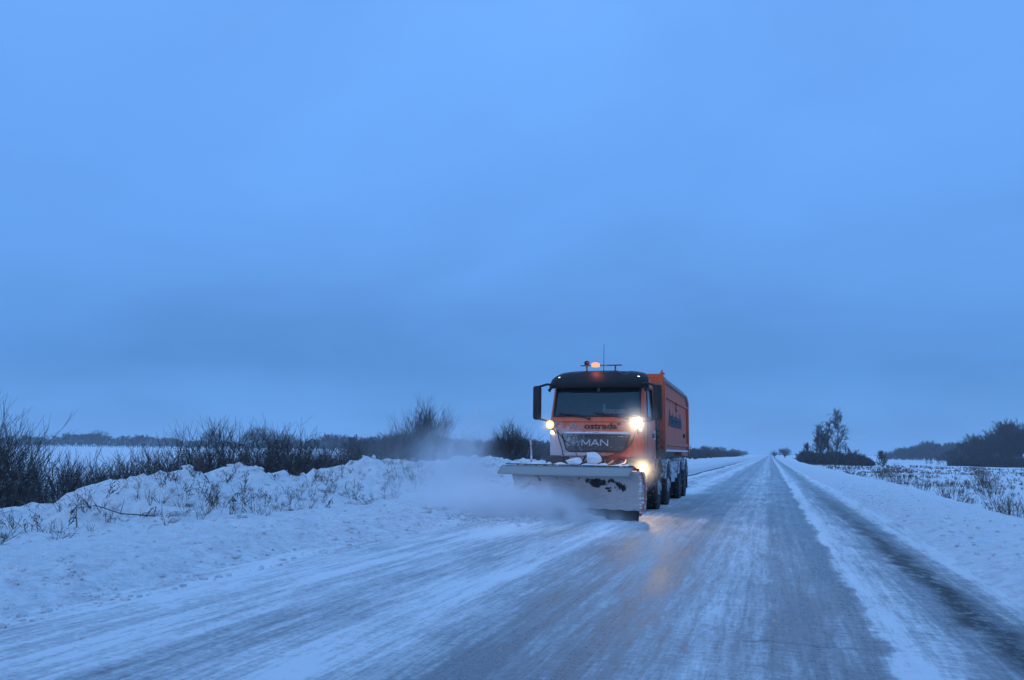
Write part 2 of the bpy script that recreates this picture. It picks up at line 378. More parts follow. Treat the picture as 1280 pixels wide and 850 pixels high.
class MB:
    """collects shapes for ONE mesh"""
    def __init__(s): s.bm = bmesh.new()
    def box(s, x0, x1, y0, y1, z0, z1, bev=0.0, rot=None):
        r = bmesh.ops.create_cube(s.bm, size=1.0); vs_ = r['verts']
        c = Vector(((x0 + x1) / 2, (y0 + y1) / 2, (z0 + z1) / 2))
        for v in vs_:
            v.co = Vector((v.co.x * (x1 - x0), v.co.y * (y1 - y0), v.co.z * (z1 - z0)))
        if bev > 0:
            es = list({e for v in vs_ for e in v.link_edges})
            r2 = bmesh.ops.bevel(s.bm, geom=es, offset=bev, segments=2, affect='EDGES', profile=0.6)
            vs_ = list({v for f in r2['faces'] for v in f.verts} | {v for v in vs_ if v.is_valid})
            # include whole island
            seen = set(vs_); st = list(vs_)
            while st:
                v = st.pop()
                for e in v.link_edges:
                    w = e.other_vert(v)
                    if w not in seen: seen.add(w); st.append(w)
            vs_ = list(seen)
        for v in vs_:
            if rot is not None: v.co = rot @ v.co
            v.co += c
        return s
    def tube(s, pts, r, n=8, cap=True):
        pts = [Vector(p) for p in pts]
        rs = r if isinstance(r, (list, tuple)) else [r] * len(pts)
        rings = []
        for i, p in enumerate(pts):
            d = (pts[min(i + 1, len(pts) - 1)] - pts[max(i - 1, 0)]).normalized()
            a1 = d.orthogonal().normalized() if i == 0 else (prev - d * prev.dot(d)).normalized()
            prev = a1; b1 = d.cross(a1)
            rings.append([s.bm.verts.new(p + (a1 * math.cos(2 * math.pi * k / n) + b1 * math.sin(2 * math.pi * k / n)) * rs[i]) for k in range(n)])
        for i in range(len(rings) - 1):
            for k in range(n):
                s.bm.faces.new((rings[i][k], rings[i][(k + 1) % n], rings[i + 1][(k + 1) % n], rings[i + 1][k]))
        if cap:
            s.bm.faces.new(rings[0][::-1]); s.bm.faces.new(rings[-1])
        return s
    def lathe(s, prof, centre, axis='x', n=32):
        """prof: (distance along axis, radius)"""
        rings = []
        for h, r in prof:
            ring = []
            for k in range(n):
                a_ = 2 * math.pi * k / n
                if axis == 'x': p = (h, r * math.cos(a_), r * math.sin(a_))
                elif axis == 'y': p = (r * math.cos(a_), h, r * math.sin(a_))
                else: p = (r * math.cos(a_), r * math.sin(a_), h)
                ring.append(s.bm.verts.new(Vector(p) + Vector(centre)))
            rings.append(ring)
        for i in range(len(rings) - 1):
            for k in range(n):
                s.bm.faces.new((rings[i][k], rings[i][(k + 1) % n], rings[i + 1][(k + 1) % n], rings[i + 1][k]))
        s.bm.faces.new(rings[0][::-1]); s.bm.faces.new(rings[-1])
        return s
    def prism(s, outline, axis, a0, a1):
        """outline of 2D points extruded along axis ('x': points are (y,z); 'y': (x,z))"""
        mk = (lambda u, v, w: (w, u, v)) if axis == 'x' else (lambda u, v, w: (u, w, v))
        A = [s.bm.verts.new(mk(u, v, a0)) for u, v in outline]; B = [s.bm.verts.new(mk(u, v, a1)) for u, v in outline]
        n = len(A)
        s.bm.faces.new(A); s.bm.faces.new(B[::-1])
        for k in range(n): s.bm.faces.new((A[k], B[k], B[(k + 1) % n], A[(k + 1) % n]))
        return s
    def grid(s, f, nu, nv):
        vs_ = [[s.bm.verts.new(f(i / nu, j / nv)) for j in range(nv + 1)] for i in range(nu + 1)]
        for i in range(nu):
            for j in range(nv):
                s.bm.faces.new((vs_[i][j], vs_[i + 1][j], vs_[i + 1][j + 1], vs_[i][j + 1]))
        return s
    def build(s, name, mat, parent=None, smooth=False, solid=0.0):
        bmesh.ops.recalc_face_normals(s.bm, faces=s.bm.faces[:])
        me = bpy.data.meshes.new(name); s.bm.to_mesh(me); s.bm.free()
        o = put_mesh(name, me, mat, parent, smooth)
        if solid:
            md = o.modifiers.new('solidify', 'SOLIDIFY'); md.thickness = solid; md.offset = 0
        if smooth:
            try:
                me.set_sharp_from_angle(angle=math.radians(38))
            except Exception: pass
        return o

def lettering(name, text, size, mat, parent, loc, rot, width=None, bold=0.02, depth=0.004, shear=0.0, flat=None):
    cu = bpy.data.curves.new(name, 'FONT'); cu.body = text; cu.size = size; cu.align_x = 'CENTER'; cu.align_y = 'CENTER'
    cu.offset = bold * size; cu.extrude = depth; cu.shear = shear; cu.resolution_u = 3
    tmp = bpy.data.objects.new('tmp', cu); C.objects.link(tmp)
    dg = bpy.context.evaluated_depsgraph_get(); dg.update()
    me = bpy.data.meshes.new_from_object(tmp.evaluated_get(dg))
    bpy.data.objects.remove(tmp); bpy.data.curves.remove(cu)
    me.materials.clear()
    xs = [v.co.x for v in me.vertices]
    if width:
        k = width / (max(xs) - min(xs))
        for v in me.vertices: v.co.x *= k
    o = put_mesh(name, me, mat, parent); o.location = loc; o.rotation_euler = rot
    return o

# ------------------------------------------------------------------ noise for the terrain
_P = RNG.permutation(512)
def vnoise(x, y):
    xi = np.floor(x).astype(int); yi = np.floor(y).astype(int); fx = x - xi; fy = y - yi
    fx = fx * fx * (3 - 2 * fx); fy = fy * fy * (3 - 2 * fy)
    h = lambda i, j: _P[(_P[i & 511] + j) & 511] / 511.0
    return (h(xi, yi) * (1 - fx) + h(xi + 1, yi) * fx) * (1 - fy) + (h(xi, yi + 1) * (1 - fx) + h(xi + 1, yi + 1) * fx) * fy
def fbm(x, y, o=4, g=0.5):
    s_ = 0; a_ = 1; n = 0
    for i in range(o):
        s_ = s_ + a_ * vnoise(x * 2 ** i + 17 * i, y * 2 ** i + 31 * i); n += a_; a_ *= g
    return s_ / n - 0.5
def sm(x, a_, b_):
    t_ = np.clip((x - a_) / (b_ - a_), 0, 1); return t_ * t_ * (3 - 2 * t_)
CR_Y = [0, 8, 9.2, 11, 12.5, 14.5, 16.4, 18, 20.5, 24, 27, 31, 36, 45, 60, 90, 5000]
CR_Z = [.02, .04, .12, .44, .58, .66, .48, .66, .70, .62, .70, .74, .64, .5, .35, .25, .25]
def height(x, y):
    x = np.asarray(x, float); y = np.asarray(y, float)
    n1 = fbm(x * .35, y * .35, 4); n2 = fbm(x * 1.3 + 40, y * 1.3, 4); n3 = fbm(x * 5 + 9, y * 5, 3); n4 = fbm(x * 14 + 3, y * 14, 2)
    flat = -0.06 + 0 * x
    # left bank
    crest = np.interp(y, CR_Y, CR_Z) + fbm(x * .1 + 3, y * .45 + 8, 3) * .26
    xb = -8.3 + fbm(0 * x + 5, y * .3, 3) * 0.9
    prof = sm(x, xb, xb - 1.9)
    back = sm(x, xb - 2.6, xb - 5.5)
    vergeL = 0.07 + 0.09 * sm(x, -5.8, -8) + n2 * .12 + n3 * .08 + n4 * .025
    bank = vergeL + crest * prof * (1 + .0 * n1) + n2 * .36 * prof + (n3 * .20 + np.abs(n2) * .12 - np.abs(n1) * .2 + n4 * .03) * prof
    field = -1.0 - 0.5 * sm(-x, 20, 90) + n1 * .35 * sm(-x, 9, 14) - 0.05 + 1.4 * sm(np.hypot(x, y), 120, 600)
    bank = bank + (n4 * .035 + n3 * .05) * sm(x, -5.6, -6.4)
    zl = bank * (1 - back) + field * back
    # right verge
    xr = 4.6 + fbm(0 * x + 15, y * .15, 3) * .8
    vr = 0.05 + .10 * sm(x, 2.4, 4.5) + n2 * .10 + n3 * .06 + n4 * .02
    dr = sm(x, xr, xr + 2.4)
    fr = -0.75 - .35 * sm(x, 10, 60) + n1 * .5 + n2 * .35 * np.exp(-np.abs(y) / 120)
    zr = vr * (1 - dr) + fr * dr
    l = sm(x, -5.2 + .9 * n1, -6.4 + .9 * n1); r = sm(x, 2.0 + .4 * n1, 2.7 + .4 * n1)
    # berm of cleared snow on the far part of the left roadside
    berm = 0.22 * sm(y, 34, 46) * sm(x, -4.75, -5.1) * (1 - sm(-x, 6.2, 8))
    l = np.maximum(l, sm(x, -4.7, -5.0) * sm(y, 34, 44))
    z = flat * (1 - l) * (1 - r) + zl * l + zr * r + berm
    return z
def hz(x, y): return float(height(np.array([x]), np.array([y]))[0])

def span(a_, b_, step0, growth, centre=None):
    v = [a_]; s_ = step0
    while v[-1] < b_: v.append(v[-1] + s_); s_ *= growth
    return v
xs = np.array(sorted(set([-x for x in span(13.5, 6000, .12, 1.09)] + list(np.arange(-13.4, -4.4, .075)) + [-4.4, -3, -1, 1] + list(np.arange(1.8, 6.9, .075)) + span(6.9, 6000, .09, 1.055))))
ys = np.array(sorted([-y for y in span(1.5, 600, .4, 1.25)] + span(-1.4, 8000, .06, 1.0135)))
def sheet(name, xs, ys, zf, mat):
    X, Y = np.meshgrid(xs, ys); Z = zf(X, Y)
    V = np.stack([X.ravel(), Y.ravel(), Z.ravel()], 1)
    nx, ny = len(xs), len(ys)
    i = (np.arange(ny - 1)[:, None] * nx + np.arange(nx - 1)[None, :]).ravel()
    Q = np.stack([i, i + 1, i + 1 + nx, i + nx], 1)
    return put_quads(name, V, Q, mat, smooth=True)
ground = sheet('snow_ground', xs, ys, height, m_snow); tag(ground, kind='structure')
def road_z(x, y):
    crown = -0.004 * np.abs(x + 1.7)
    return crown + fbm(x * 3, y * .5, 3) * .012 - .03 * np.exp(-((x - 1.9) / .3) ** 2) + 0.012 * sm(x, .65, .8) * (1 - sm(x, 1.0, 1.3))
road = sheet('road', np.arange(-6.3, 3.01, .09), ys, road_z, m_road); tag(road, kind='structure')

# ------------------------------------------------------------------ lorry
TX, TY = -3.76, 18.0
truck = empty('snowplow_truck', (TX, TY, 0))
tag(truck, 'orange four-axle tipper lorry pushing a snow-caked plough along the icy road with its lamps lit', 'truck')

HW = 1.11
def cab_section(z):
    """half width, front y, back y at height z"""
    f = np.interp(z, [0.95, 1.3, 2.05, 2.85, 3.0, 3.1, 3.16], [0.05, 0.0, 0.03, 0.27, 0.40, 0.62, 0.9])
    w = np.interp(z, [0.95, 1.3, 2.05, 2.85, 3.02, 3.1, 3.16], [HW, HW + .005, HW, HW - .04, HW - .07, HW - .14, HW - .26])
    b = np.interp(z, [0.95, 3.0, 3.16], [1.78, 1.78, 1.6])
    return w, f, b
def cab_ring(z, off=0.0):
    w, f, b = cab_section(z); w += off; f -= off; b += off; r = 0.20
    pts = []
    for k in range(9): pts.append((-w, b - (b - f - r) * k / 8))                       # left side, back to front: 0..8
    for k in range(1, 6): a_ = math.pi / 2 * k / 6; pts.append((-w + r - r * math.cos(a_), f + r - r * math.sin(a_)))   # 9..13
    for k in range(13): pts.append((-w + r + (2 * w - 2 * r) * k / 12, f - .035 * math.sin(math.pi * k / 12)))           # 14..26
    for k in range(1, 6): a_ = math.pi / 2 * (1 - k / 6); pts.append((w - r + r * math.cos(a_), f + r - r * math.sin(a_)))  # 27..31
    for k in range(9): pts.append((w, f + r + (b - f - r) * k / 8))                    # 32..40
    return [Vector((x, y, z)) for x, y in pts]
zl = [0.95, 1.15, 1.32, 1.55, 1.8, 2.06, 2.12, 2.3, 2.55, 2.80, 2.88, 2.96, 3.04, 3.1, 3.14, 3.16]
WS = (12, 28); WSZ = (2.12, 2.80)          # windscreen columns and heights
SW = {('L'): (2, 7), ('R'): (33, 38)}
bm = bmesh.new(); R = [[bm.verts.new(p) for p in cab_ring(z)] for z in zl]
for i in range(len(zl) - 1):
    zc = (zl[i] + zl[i + 1]) / 2
    for k in range(40):
        if WSZ[0] < zc < WSZ[1] and WS[0] <= k < WS[1]: continue
        if WSZ[0] < zc < WSZ[1] and (2 <= k < 7 or 33 <= k < 38): continue
        bm.faces.new((R[i][k], R[i][k + 1], R[i + 1][k + 1], R[i + 1][k]))
    bm.faces.new((R[i][40], R[i][0], R[i + 1][0], R[i + 1][40]))
bm.faces.new(R[-1]); bm.faces.new(R[0][::-1])
bmesh.ops.recalc_face_normals(bm, faces=bm.faces[:])
me = bpy.data.meshes.new('cab'); bm.to_mesh(me); bm.free()
cab = put_mesh('cab', me, m_paint, truck, True); me.set_sharp_from_angle(angle=math.radians(40))
md = cab.modifiers.new('solidify', 'SOLIDIFY'); md.thickness = 0.03; md.offset = -1

def patch(zs, k0, k1, off):
    m_ = MB(); rings = [cab_ring(z, off)[k0:k1 + 1] for z in zs]
    v = [[m_.bm.verts.new(p) for p in r_] for r_ in rings]
    for i in range(len(v) - 1):
        for k in range(len(v[0]) - 1): m_.bm.faces.new((v[i][k], v[i][k + 1], v[i + 1][k + 1], v[i + 1][k]))
    return m_
patch([2.12, 2.3, 2.55, 2.80], 12, 28, -0.012).build('windscreen', m_glass, truck, True)
seal = MB()
for zz in (2.115, 2.80): seal.tube(cab_ring(zz, 0.004)[12:29], 0.018, 6)
for kk in (12, 28): seal.tube([cab_ring(z, 0.004)[kk] for z in (2.115, 2.3, 2.55, 2.80)], 0.02, 6)
seal.build('windscreen_seal', m_blk, truck, True)
for k0, k1 in ((2, 7), (33, 38)):
    w_ = patch([2.12, 2.3, 2.55, 2.80], k0, k1, -0.012).build('side_window', m_glass, truck, True)
    f_ = MB()
    for zz in (2.12, 2.80): f_.tube(cab_ring(zz, 0.003)[k0:k1 + 1], 0.016, 6)
    for kk in (k0, k1): f_.tube([cab_ring(z, 0.003)[kk] for z in (2.12, 2.5, 2.80)], 0.018, 6)
    f_.build('window_seal', m_blk, w_)
# cab doors: raised panel with shut lines and handle
for s in (-1, 1):
    d = MB()
    path = [(0.42, 1.12), (0.42, 2.06), (0.55, 2.83), (1.50, 2.83), (1.50, 1.30), (1.25, 1.12)]
    d.tube([(s * (np.interp(z, [1, 2.05, 2.85], [HW + .003, HW + .002, HW - .038])), y, z) for y, z in path + path[:1]], 0.009, 5, False)
    dd = d.build('door_seam', m_blk, truck)
    MB().box(s * (HW + .012) - .018, s * (HW + .012) + .018, 1.22, 1.44, 1.66, 1.75, .01).build('door_handle', m_blk, truck)
    # entry step and wheel-arch guard under the door
# sun visor: a black wrap over the whole brow
vz = [2.77, 2.85, 2.93, 3.0, 3.06, 3.12]
def visor_ring(z, inn):
    base = cab_ring(min(z, 3.12), 0.05 + 0.05 * (1 - inn))
    fy = np.interp(z, vz, [0.10, 0.10, 0.14, 0.22, 0.34, 0.5])
    out_ = []
    for k in range(9, 32):
        p = base[k].copy(); c = abs(p.x) / HW
        p.y += -0.10 * (1 - c * c) * 0.6
        if z >= 3.05: p.z += 0.075 * (1 - c ** 4) - (0.05 if .50 < p.x < .68 else 0)
        out_.append(p)
    return out_
m_ = MB(); v = [[m_.bm.verts.new(p) for p in visor_ring(z, 0)] for z in vz]
for i in range(len(v) - 1):
    for k in range(len(v[0]) - 1): m_.bm.faces.new((v[i][k], v[i][k + 1], v[i + 1][k + 1], v[i + 1][k]))
m_.build('sun_visor', m_visor, truck, True, solid=0.025)
rf = MB()
rf.grid(lambda u_, v_: Vector(((u_ - .5) * 1.5, .62 + v_ * .8, 3.17 + .02 * math.sin(math.pi * u_))), 10, 4)
rf.build('roof_hatch', m_visor, truck, True, solid=0.03)
for x in (-0.93, 0.93):
    MB().lathe([(-.012, .045), (0, .05), (.02, .05)], (x, cab_section(2.95)[1] - .125 + (0.09), 3.0), 'y', 16).build('marker_light', m_small, truck)

# nose: panel lines, grille, badge, lettering
def front_y(x, z, off=0.0):
    ring = cab_ring(z, off); best = None
    for k in range(14, 26):
        if ring[k].x <= x <= ring[k + 1].x:
            t_ = (x - ring[k].x) / (ring[k + 1].x - ring[k].x); return ring[k].y * (1 - t_) + ring[k + 1].y * t_
    return ring[14].y + .02
g_ = MB()
def grille_pt(u_, v_, off):
    z = 1.33 + (1.70 - 1.33) * v_; w = .66 + .12 * v_
    x = (u_ * 2 - 1) * w
    if v_ < .2: x *= .96 + .04 * v_ / .2
    return Vector((x, front_y(x, z) - off, z))
g_.grid(lambda a_, b_: grille_pt(a_, b_, .012), 14, 8)
grille = g_.build('grille', m_grille, truck, True, solid=.02)
gs = MB()
for z in (1.37, 1.42, 1.655):
    w = .66 + .12 * (z - 1.33) / .37 - .05
    gs.tube([(w * (i / 8 - 1), front_y(w * (i / 8 - 1), z) - .03, z) for i in range(17)], .011, 6)
gs.build('grille_slat', m_frame, grille)
st = MB()
st.grid(lambda a_, b_: Vector(((a_ * 2 - 1) * (.785 + .01 * b_), front_y((a_ * 2 - 1) * .785, 1.73) - .028 - .012 * math.sin(math.pi * b_), 1.705 + .06 * b_)), 14, 3)
st.build('grille_trim', m_chrome, grille, True, solid=.012)
rim_ = MB()
pp = [(-.785, 1.70), (-.68, 1.36), (-.60, 1.315), (.60, 1.315), (.68, 1.36), (.785, 1.70)]
rim_.tube([(x, front_y(x, z) - .02, z) for x, z in pp], .016, 6)
rim_.build('grille_frame', m_blk, grille)
bl_ = MB(); yb = front_y(0, 1.53) - .05; z0_, z1_ = 1.445, 1.585
for st_pts in ([(-.30, z0_), (-.295, z1_)], [(-.295, z1_), (-.21, z0_ + .03)], [(-.21, z0_ + .03), (-.125, z1_)], [(-.125, z1_), (-.12, z0_)],
               [(-.085, z0_), (0, z1_)], [(0, z1_), (.085, z0_)], [(-.05, z0_ + .045), (.05, z0_ + .045)],
               [(.13, z0_), (.13, z1_)], [(.13, z1_), (.29, z0_)], [(.29, z0_), (.29, z1_)]):
    bl_.tube([(x, yb, z) for x, z in st_pts], .0135, 8)
bl_.build('badge_letters', m_chrome, grille)
# lion-like running emblem above the grille, on a dark oval
em = MB(); em.prism([(-.26, 1.675), (-.20, 1.64), (.20, 1.64), (.26, 1.675), (.26, 1.698), (-.26, 1.698)], 'y', front_y(0, 1.70) - .065, front_y(0, 1.70) - .02)
em.build('emblem_plate', m_blk, grille)
li = MB(); yy = front_y(0, 1.72) - .070
li.tube([(-.075, yy, 1.715), (-.05, yy, 1.735), (0, yy, 1.742), (.05, yy, 1.755), (.078, yy, 1.745)], [.008, .012, .014, .018, .010], 6)
li.tube([(-.06, yy, 1.73), (-.085, yy, 1.70)], [.009, .005], 5); li.tube([(-.03, yy, 1.735), (-.02, yy, 1.70)], [.008, .005], 5)
li.tube([(.04, yy, 1.745), (.065, yy, 1.705)], [.009, .005], 5); li.tube([(.02, yy, 1.74), (.01, yy, 1.705)], [.008, .005], 5)
li.tube([(-.075, yy, 1.715), (-.10, yy, 1.745)], [.005, .003], 5)
li.build('lion_emblem', m_chrome, grille)
# lettering: the first letters are snowed over, so they show only faintly
m_faint = plain('snowed_lettering', (0.36, 0.27, 0.26), 0.8, 0, 0.3, 22)
lettering('lettering', 'ostrada"', .185, m_ink, truck, (0.16, front_y(.2, 1.90) - .006, 1.885), (math.radians(89), 0, 0), width=.84, bold=.035, depth=.003)
lettering('snowed_lettering', 'Aut', .185, m_faint, truck, (-0.43, front_y(-.4, 1.90) - .006, 1.885), (math.radians(89), 0, 0), width=.30, bold=.03, depth=.003)
# panel seam under the screen
MB().tube([(x, front_y(x, 1.985) - .003, 1.985) for x in np.linspace(-.9, .9, 12)], .006, 5).build('panel_seam', m_blk, truck)
# wipers
for x0, x1 in ((-.15, -.88), (.72, -.02)):
    w_ = MB()
    w_.tube([(x0, front_y(x0, 2.08) - .03, 2.06), ((x0 + x1) / 2, front_y((x0 + x1) / 2, 2.15) - .05, 2.13), (x1, front_y(x1, 2.18) - .035, 2.20)], [.018, .012, .008], 6)
    w_.tube([(x0 - .18, front_y(x0, 2.12) - .03, 2.135), (x1, front_y(x1, 2.18) - .03, 2.185)], .010, 5)
    w_.box(x0 - .04, x0 + .04, front_y(x0, 2.03) - .04, front_y(x0, 2.03) + .02, 2.03, 2.08, .008)
    w_.build('wiper', m_blk, truck)
# interior seen through the screen
MB().box(-1.0, 1.0, .25, .62, 1.95, 2.12, .05).build('dashboard', m_cabin, truck, True)
MB().box(-1.03, 1.03, 1.55, 1.6, 1.2, 2.95).build('cabin_rear_wall', m_cabin, truck)
for x in (-.55, .58):
    s_ = MB(); s_.box(x - .25, x + .25, .95, 1.35, 1.45, 1.62, .05); s_.box(x - .24, x + .24, 1.28, 1.42, 1.6, 2.38, .06); s_.box(x - .13, x + .13, 1.26, 1.38, 2.38, 2.58, .04)
    s_.build('seat', m_seat, truck, True)
sw = MB(); sw.tube([(.58 + .23 * math.cos(a_), .72 + .13 * math.sin(a_), 2.12 + .16 * math.sin(a_)) for a_ in np.linspace(0, 2 * math.pi, 20)], .016, 6, False)
sw.build('steering_wheel', m_blk, truck)
card = MB().box(.16, .62, .235, .25, 2.19, 2.28).build('windscreen_card', m_white, truck)
lettering('card_writing', '55  2 AUTO', .07, m_ink, card, (.39, .230, 2.235), (math.pi / 2, 0, 0), width=.40, bold=.0, depth=.001)
orn = MB(); orn.lathe([(2.14, .035), (2.17, .05), (2.22, .04), (2.25, .022), (2.27, .036), (2.31, .036), (2.335, .012)], (.14, .32, .08), 'z', 12)
orn.build('dashboard_ornament', m_white, truck, True)
mi_ = MB().box(-.03, .03, .33, .35, 2.70, 2.80, .005).build('sensor', m_chrome, truck)

# lower nose: bumper, corners, lamps
b_ = MB()
b_.box(-1.0, 1.0, .10, .5, 1.02, 1.20, .03)
b_.build('nose_panel', m_blk, truck, True)
lip = MB(); lip.grid(lambda a_, c_: Vector(((a_ * 2 - 1) * .78, front_y((a_ * 2 - 1) * .78, 1.24) - .03 - .02 * math.sin(math.pi * c_), 1.20 + .085 * c_)), 12, 3)
lip.build('bumper_lip', m_paint, truck, True, solid=.02)
for s in (-1, 1):
    cx = s
    # corner unit: wraps round below the door, tapering towards the ground
    c_ = MB()
    prof = [(.62, .0), (1.04, .0), (1.17, .07), (1.22, .22), (1.22, .86), (1.05, .86), (.62, .30)]
    levels = [(0.42, .86, .16), (0.55, .97, .05), (0.80, 1.0, 0.0), (1.12, 1.0, 0.0), (1.22, .96, .03)]
    rows = [[c_.bm.verts.new((s * x * k, y - .03 + o_, z)) for x, y in prof] for z, k, o_ in levels]
    for i in range(len(rows) - 1):
        for k in range(len(prof)): c_.bm.faces.new((rows[i][k], rows[i][(k + 1) % len(prof)], rows[i + 1][(k + 1) % len(prof)], rows[i + 1][k]))
    c_.bm.faces.new(rows[0]); c_.bm.faces.new(rows[-1])
    bmesh.ops.bevel(c_.bm, geom=c_.bm.edges[:], offset=.015, segments=1, affect='EDGES')
    c_.build('bumper_corner', m_bumper, truck, True)
    h = MB().lathe([(-.012, .085), (.0, .105), (.05, .11)], (s * 1.08, -.02, .985), 'y', 24).build('headlight', m_blk, truck)
    if s > 0:
        MB().lathe([(-.034, .03), (-.031, .055), (-.024, .062)], (s * 1.08, -.02, .985), 'y', 32).build('headlight_lens', m_head, h); MB().lathe([(-.024, .06), (-.022, .085), (-.013, .10)], (s * 1.08, -.02, .985), 'y', 32).build('glow_ring', m_ring2, h)
    else:
        MB().lathe([(-.03, .04), (-.026, .07), (-.013, .088)], (s * 1.08, -.02, .985), 'y', 24).build('headlight_lens', m_chrome, h)
    MB().box(s * 1.0 - .11, s * 1.0 + .11, -.055, .02, .60, .66, .015).build('fog_light', m_chrome, truck)
    for z in (.58, .86): MB().box(min(s * 1.10, s * 1.24), max(s * 1.10, s * 1.24), .42, .85, z, z + .04, .01).build('entry_step', m_frame, truck)
    # work lamps for the plough on stalks beside the screen
    arm = MB(); lx, lz = (1.0 * s, 1.975) if s > 0 else (-1.03, 1.915)
    arm.tube([(s * .95, .05, 1.72), (s * .97, -.08, 1.80), (lx, -.12, lz - .08)], .018, 8)
    arm.lathe([(-.02, .105), (.03, .11), (.08, .085), (.11, .04)], (lx, -.14, lz), 'y', 24)
    arm_o = arm.build('work_light', m_blk, truck, True)
    MB().lathe([(-.050, .02), (-.045, .045 if s < 0 else .06), (-.036, .05 if s < 0 else .066)], (lx, -.14, lz), 'y', 32).build('work_light_lens', m_light if s > 0 else m_dim, arm_o)
    MB().lathe([(-.036, .05), (-.034, .085), (-.021, .10)], (lx, -.14, lz), 'y', 32).build('glow_ring', m_ring, arm_o)
    ld = bpy.data.lights.new('work_lamp', 'SPOT'); ld.energy = 90 if s > 0 else 18; ld.color = (1, .82, .56); ld.spot_size = math.radians(100); ld.spot_blend = .8; ld.shadow_soft_size = .08
    lo = bpy.data.objects.new('work_lamp', ld); C.objects.link(lo); lo.parent = truck; lo.location = (lx, -.26, lz); lo.rotation_euler = (math.radians(-78), 0, 0)
    # small round indicator under it
    MB().lathe([(-.02, .03), (0, .045), (.03, .045)], (lx + .02, -.03, lz - .17), 'y', 14).build('marker_light', m_small if s < 0 else m_chrome, truck)
ld = bpy.data.lights.new('head_lamp', 'SPOT'); ld.energy = 80; ld.color = (1, .68, .34); ld.spot_size = math.radians(110); ld.spot_blend = .8; ld.shadow_soft_size = .08
lo = bpy.data.objects.new('head_lamp', ld); C.objects.link(lo); lo.parent = truck; lo.location = (1.08, -.13, .985); lo.rotation_euler = (math.radians(-80), 0, math.radians(8))
# cables from the lamps down to the plough, lying over the nose
cb = MB()
cb.tube([(-.90, -.03, 1.80), (-.84, -.07, 1.6), (-.77, -.08, 1.38), (-.72, -.10, 1.15), (-.70, -.2, .95)], .013, 6)
cb.tube([(-.88, -.03, 1.76), (-.72, -.08, 1.56), (-.50, -.09, 1.44), (-.40, -.10, 1.2)], .009, 6)
cb.tube([(.93, -.05, 1.80), (.86, -.08, 1.6), (.70, -.09, 1.38), (.40, -.10, 1.24), (.1, -.12, 1.16), (0, -.3, 1.05)], .011, 6)
cb.build('cable', m_blk, truck, True)
hs = MB(); hs.tube([(.90, -.05, 1.66), (.80, -.07, 1.46), (.60, -.09, 1.30), (.45, -.15, 1.18)], .012, 6)
hs.build('hose', m_redw, truck, True)

# mirrors
for s in (-1, 1):
    m0 = MB()
    x0, x1 = (1.30, 1.50)
    cx_ = s * (x0 + x1) / 2
    m0.box(min(s * x0, s * x1), max(s * x0, s * x1), -.03, .13, 2.03, 2.83, .075)
    mr_ = m0.build('mirror', m_blk, truck, True)
    MB().box(min(s * (x0 + .03), s * (x1 - .03)), max(s * (x0 + .03), s * (x1 - .03)), .12, .128, 2.30, 2.75, .003).build('mirror_glass', m_mirr, mr_)
    ar = MB()
    ar.tube([(s * 1.02, .20, 2.86), (s * 1.18, .08, 2.86), (s * 1.36, .03, 2.80)], .028, 8)
    ar.tube([(s * 1.05, .20, 2.82), (s * 1.14, .12, 2.72), (s * 1.10, .12, 2.70)], .03, 8)
    ar.build('mirror_arm', m_blk, mr_, True); ar = MB()
    ar.tube([(s * 1.08, .14, 2.0), (s * 1.20, .07, 2.02), (s * 1.37, .04, 2.06)], .022, 8)
    ar.build('mirror_arm', m_blk, mr_, True)

# light bar, beacons and aerial
lb = MB(); lb.box(-.47, .52, .50, .56, 3.32, 3.345, .008)
lb.tube([(-.32, .53, 3.18), (-.32, .53, 3.33)], .022, 8); lb.tube([(.36, .53, 3.18), (.36, .53, 3.33)], .018, 8)
bar = lb.build('light_bar', m_frame, truck)
MB().lathe([(3.345, .045), (3.37, .06), (3.40, .065), (3.435, .05), (3.45, .02)], (-.32, .53, 0), 'z', 18).build('beacon_unlit', m_blk, bar, True)
MB().lathe([(3.30, .09), (3.33, .10), (3.37, .09), (3.39, .05)], (-.10, .48, 0), 'z', 20).build('beacon_lens', m_amber, bar, True)
ld = bpy.data.lights.new('beacon_lamp', 'POINT'); ld.energy = 7; ld.color = (1, .22, .12); ld.shadow_soft_size = .08
lo = bpy.data.objects.new('beacon_lamp', ld); C.objects.link(lo); lo.parent = truck; lo.location = (-.10, .36, 3.38)
MB().tube([(.07, .6, 3.18), (.07, .6, 3.28), (.075, .62, 3.85)], [.015, .008, .005], 6).build('aerial', m_blk, truck)

# chassis, gearbox, tanks, mudguards
ch = MB()
for s in (-1, 1): ch.box(s * .42 - .045, s * .42 + .045, .3, 8.6, .82, 1.10)
for y in (1.9, 3.4, 5.2, 6.9, 8.4): ch.box(-.40, .40, y, y + .1, .86, 1.06)
ch.box(-.35, .35, .5, 1.9, .55, 1.3, .08); ch.box(-.2, .2, 2.0, 5.6, .72, .90, .04)
ch.build('chassis', m_frame, truck)
tk = MB(); tk.box(.62, 1.18, 4.05, 5.35, .50, 1.05, .08); tk.build('fuel_tank', m_mud, truck, True)
tk = MB(); tk.box(-1.18, -.62, 4.05, 5.35, .50, 1.05, .08); tk.build('battery_box', m_frame, truck, True)
gd = MB()
for z in (.62, .92): gd.box(1.19, 1.225, 4.0, 5.4, z, z + .13, .01)
for y in (4.2, 5.2): gd.box(1.15, 1.19, y, y + .06, .6, 1.1)
gd.build('side_guard', m_mud, truck)
AXLES = [1.40, 3.20, 6.25, 7.65]
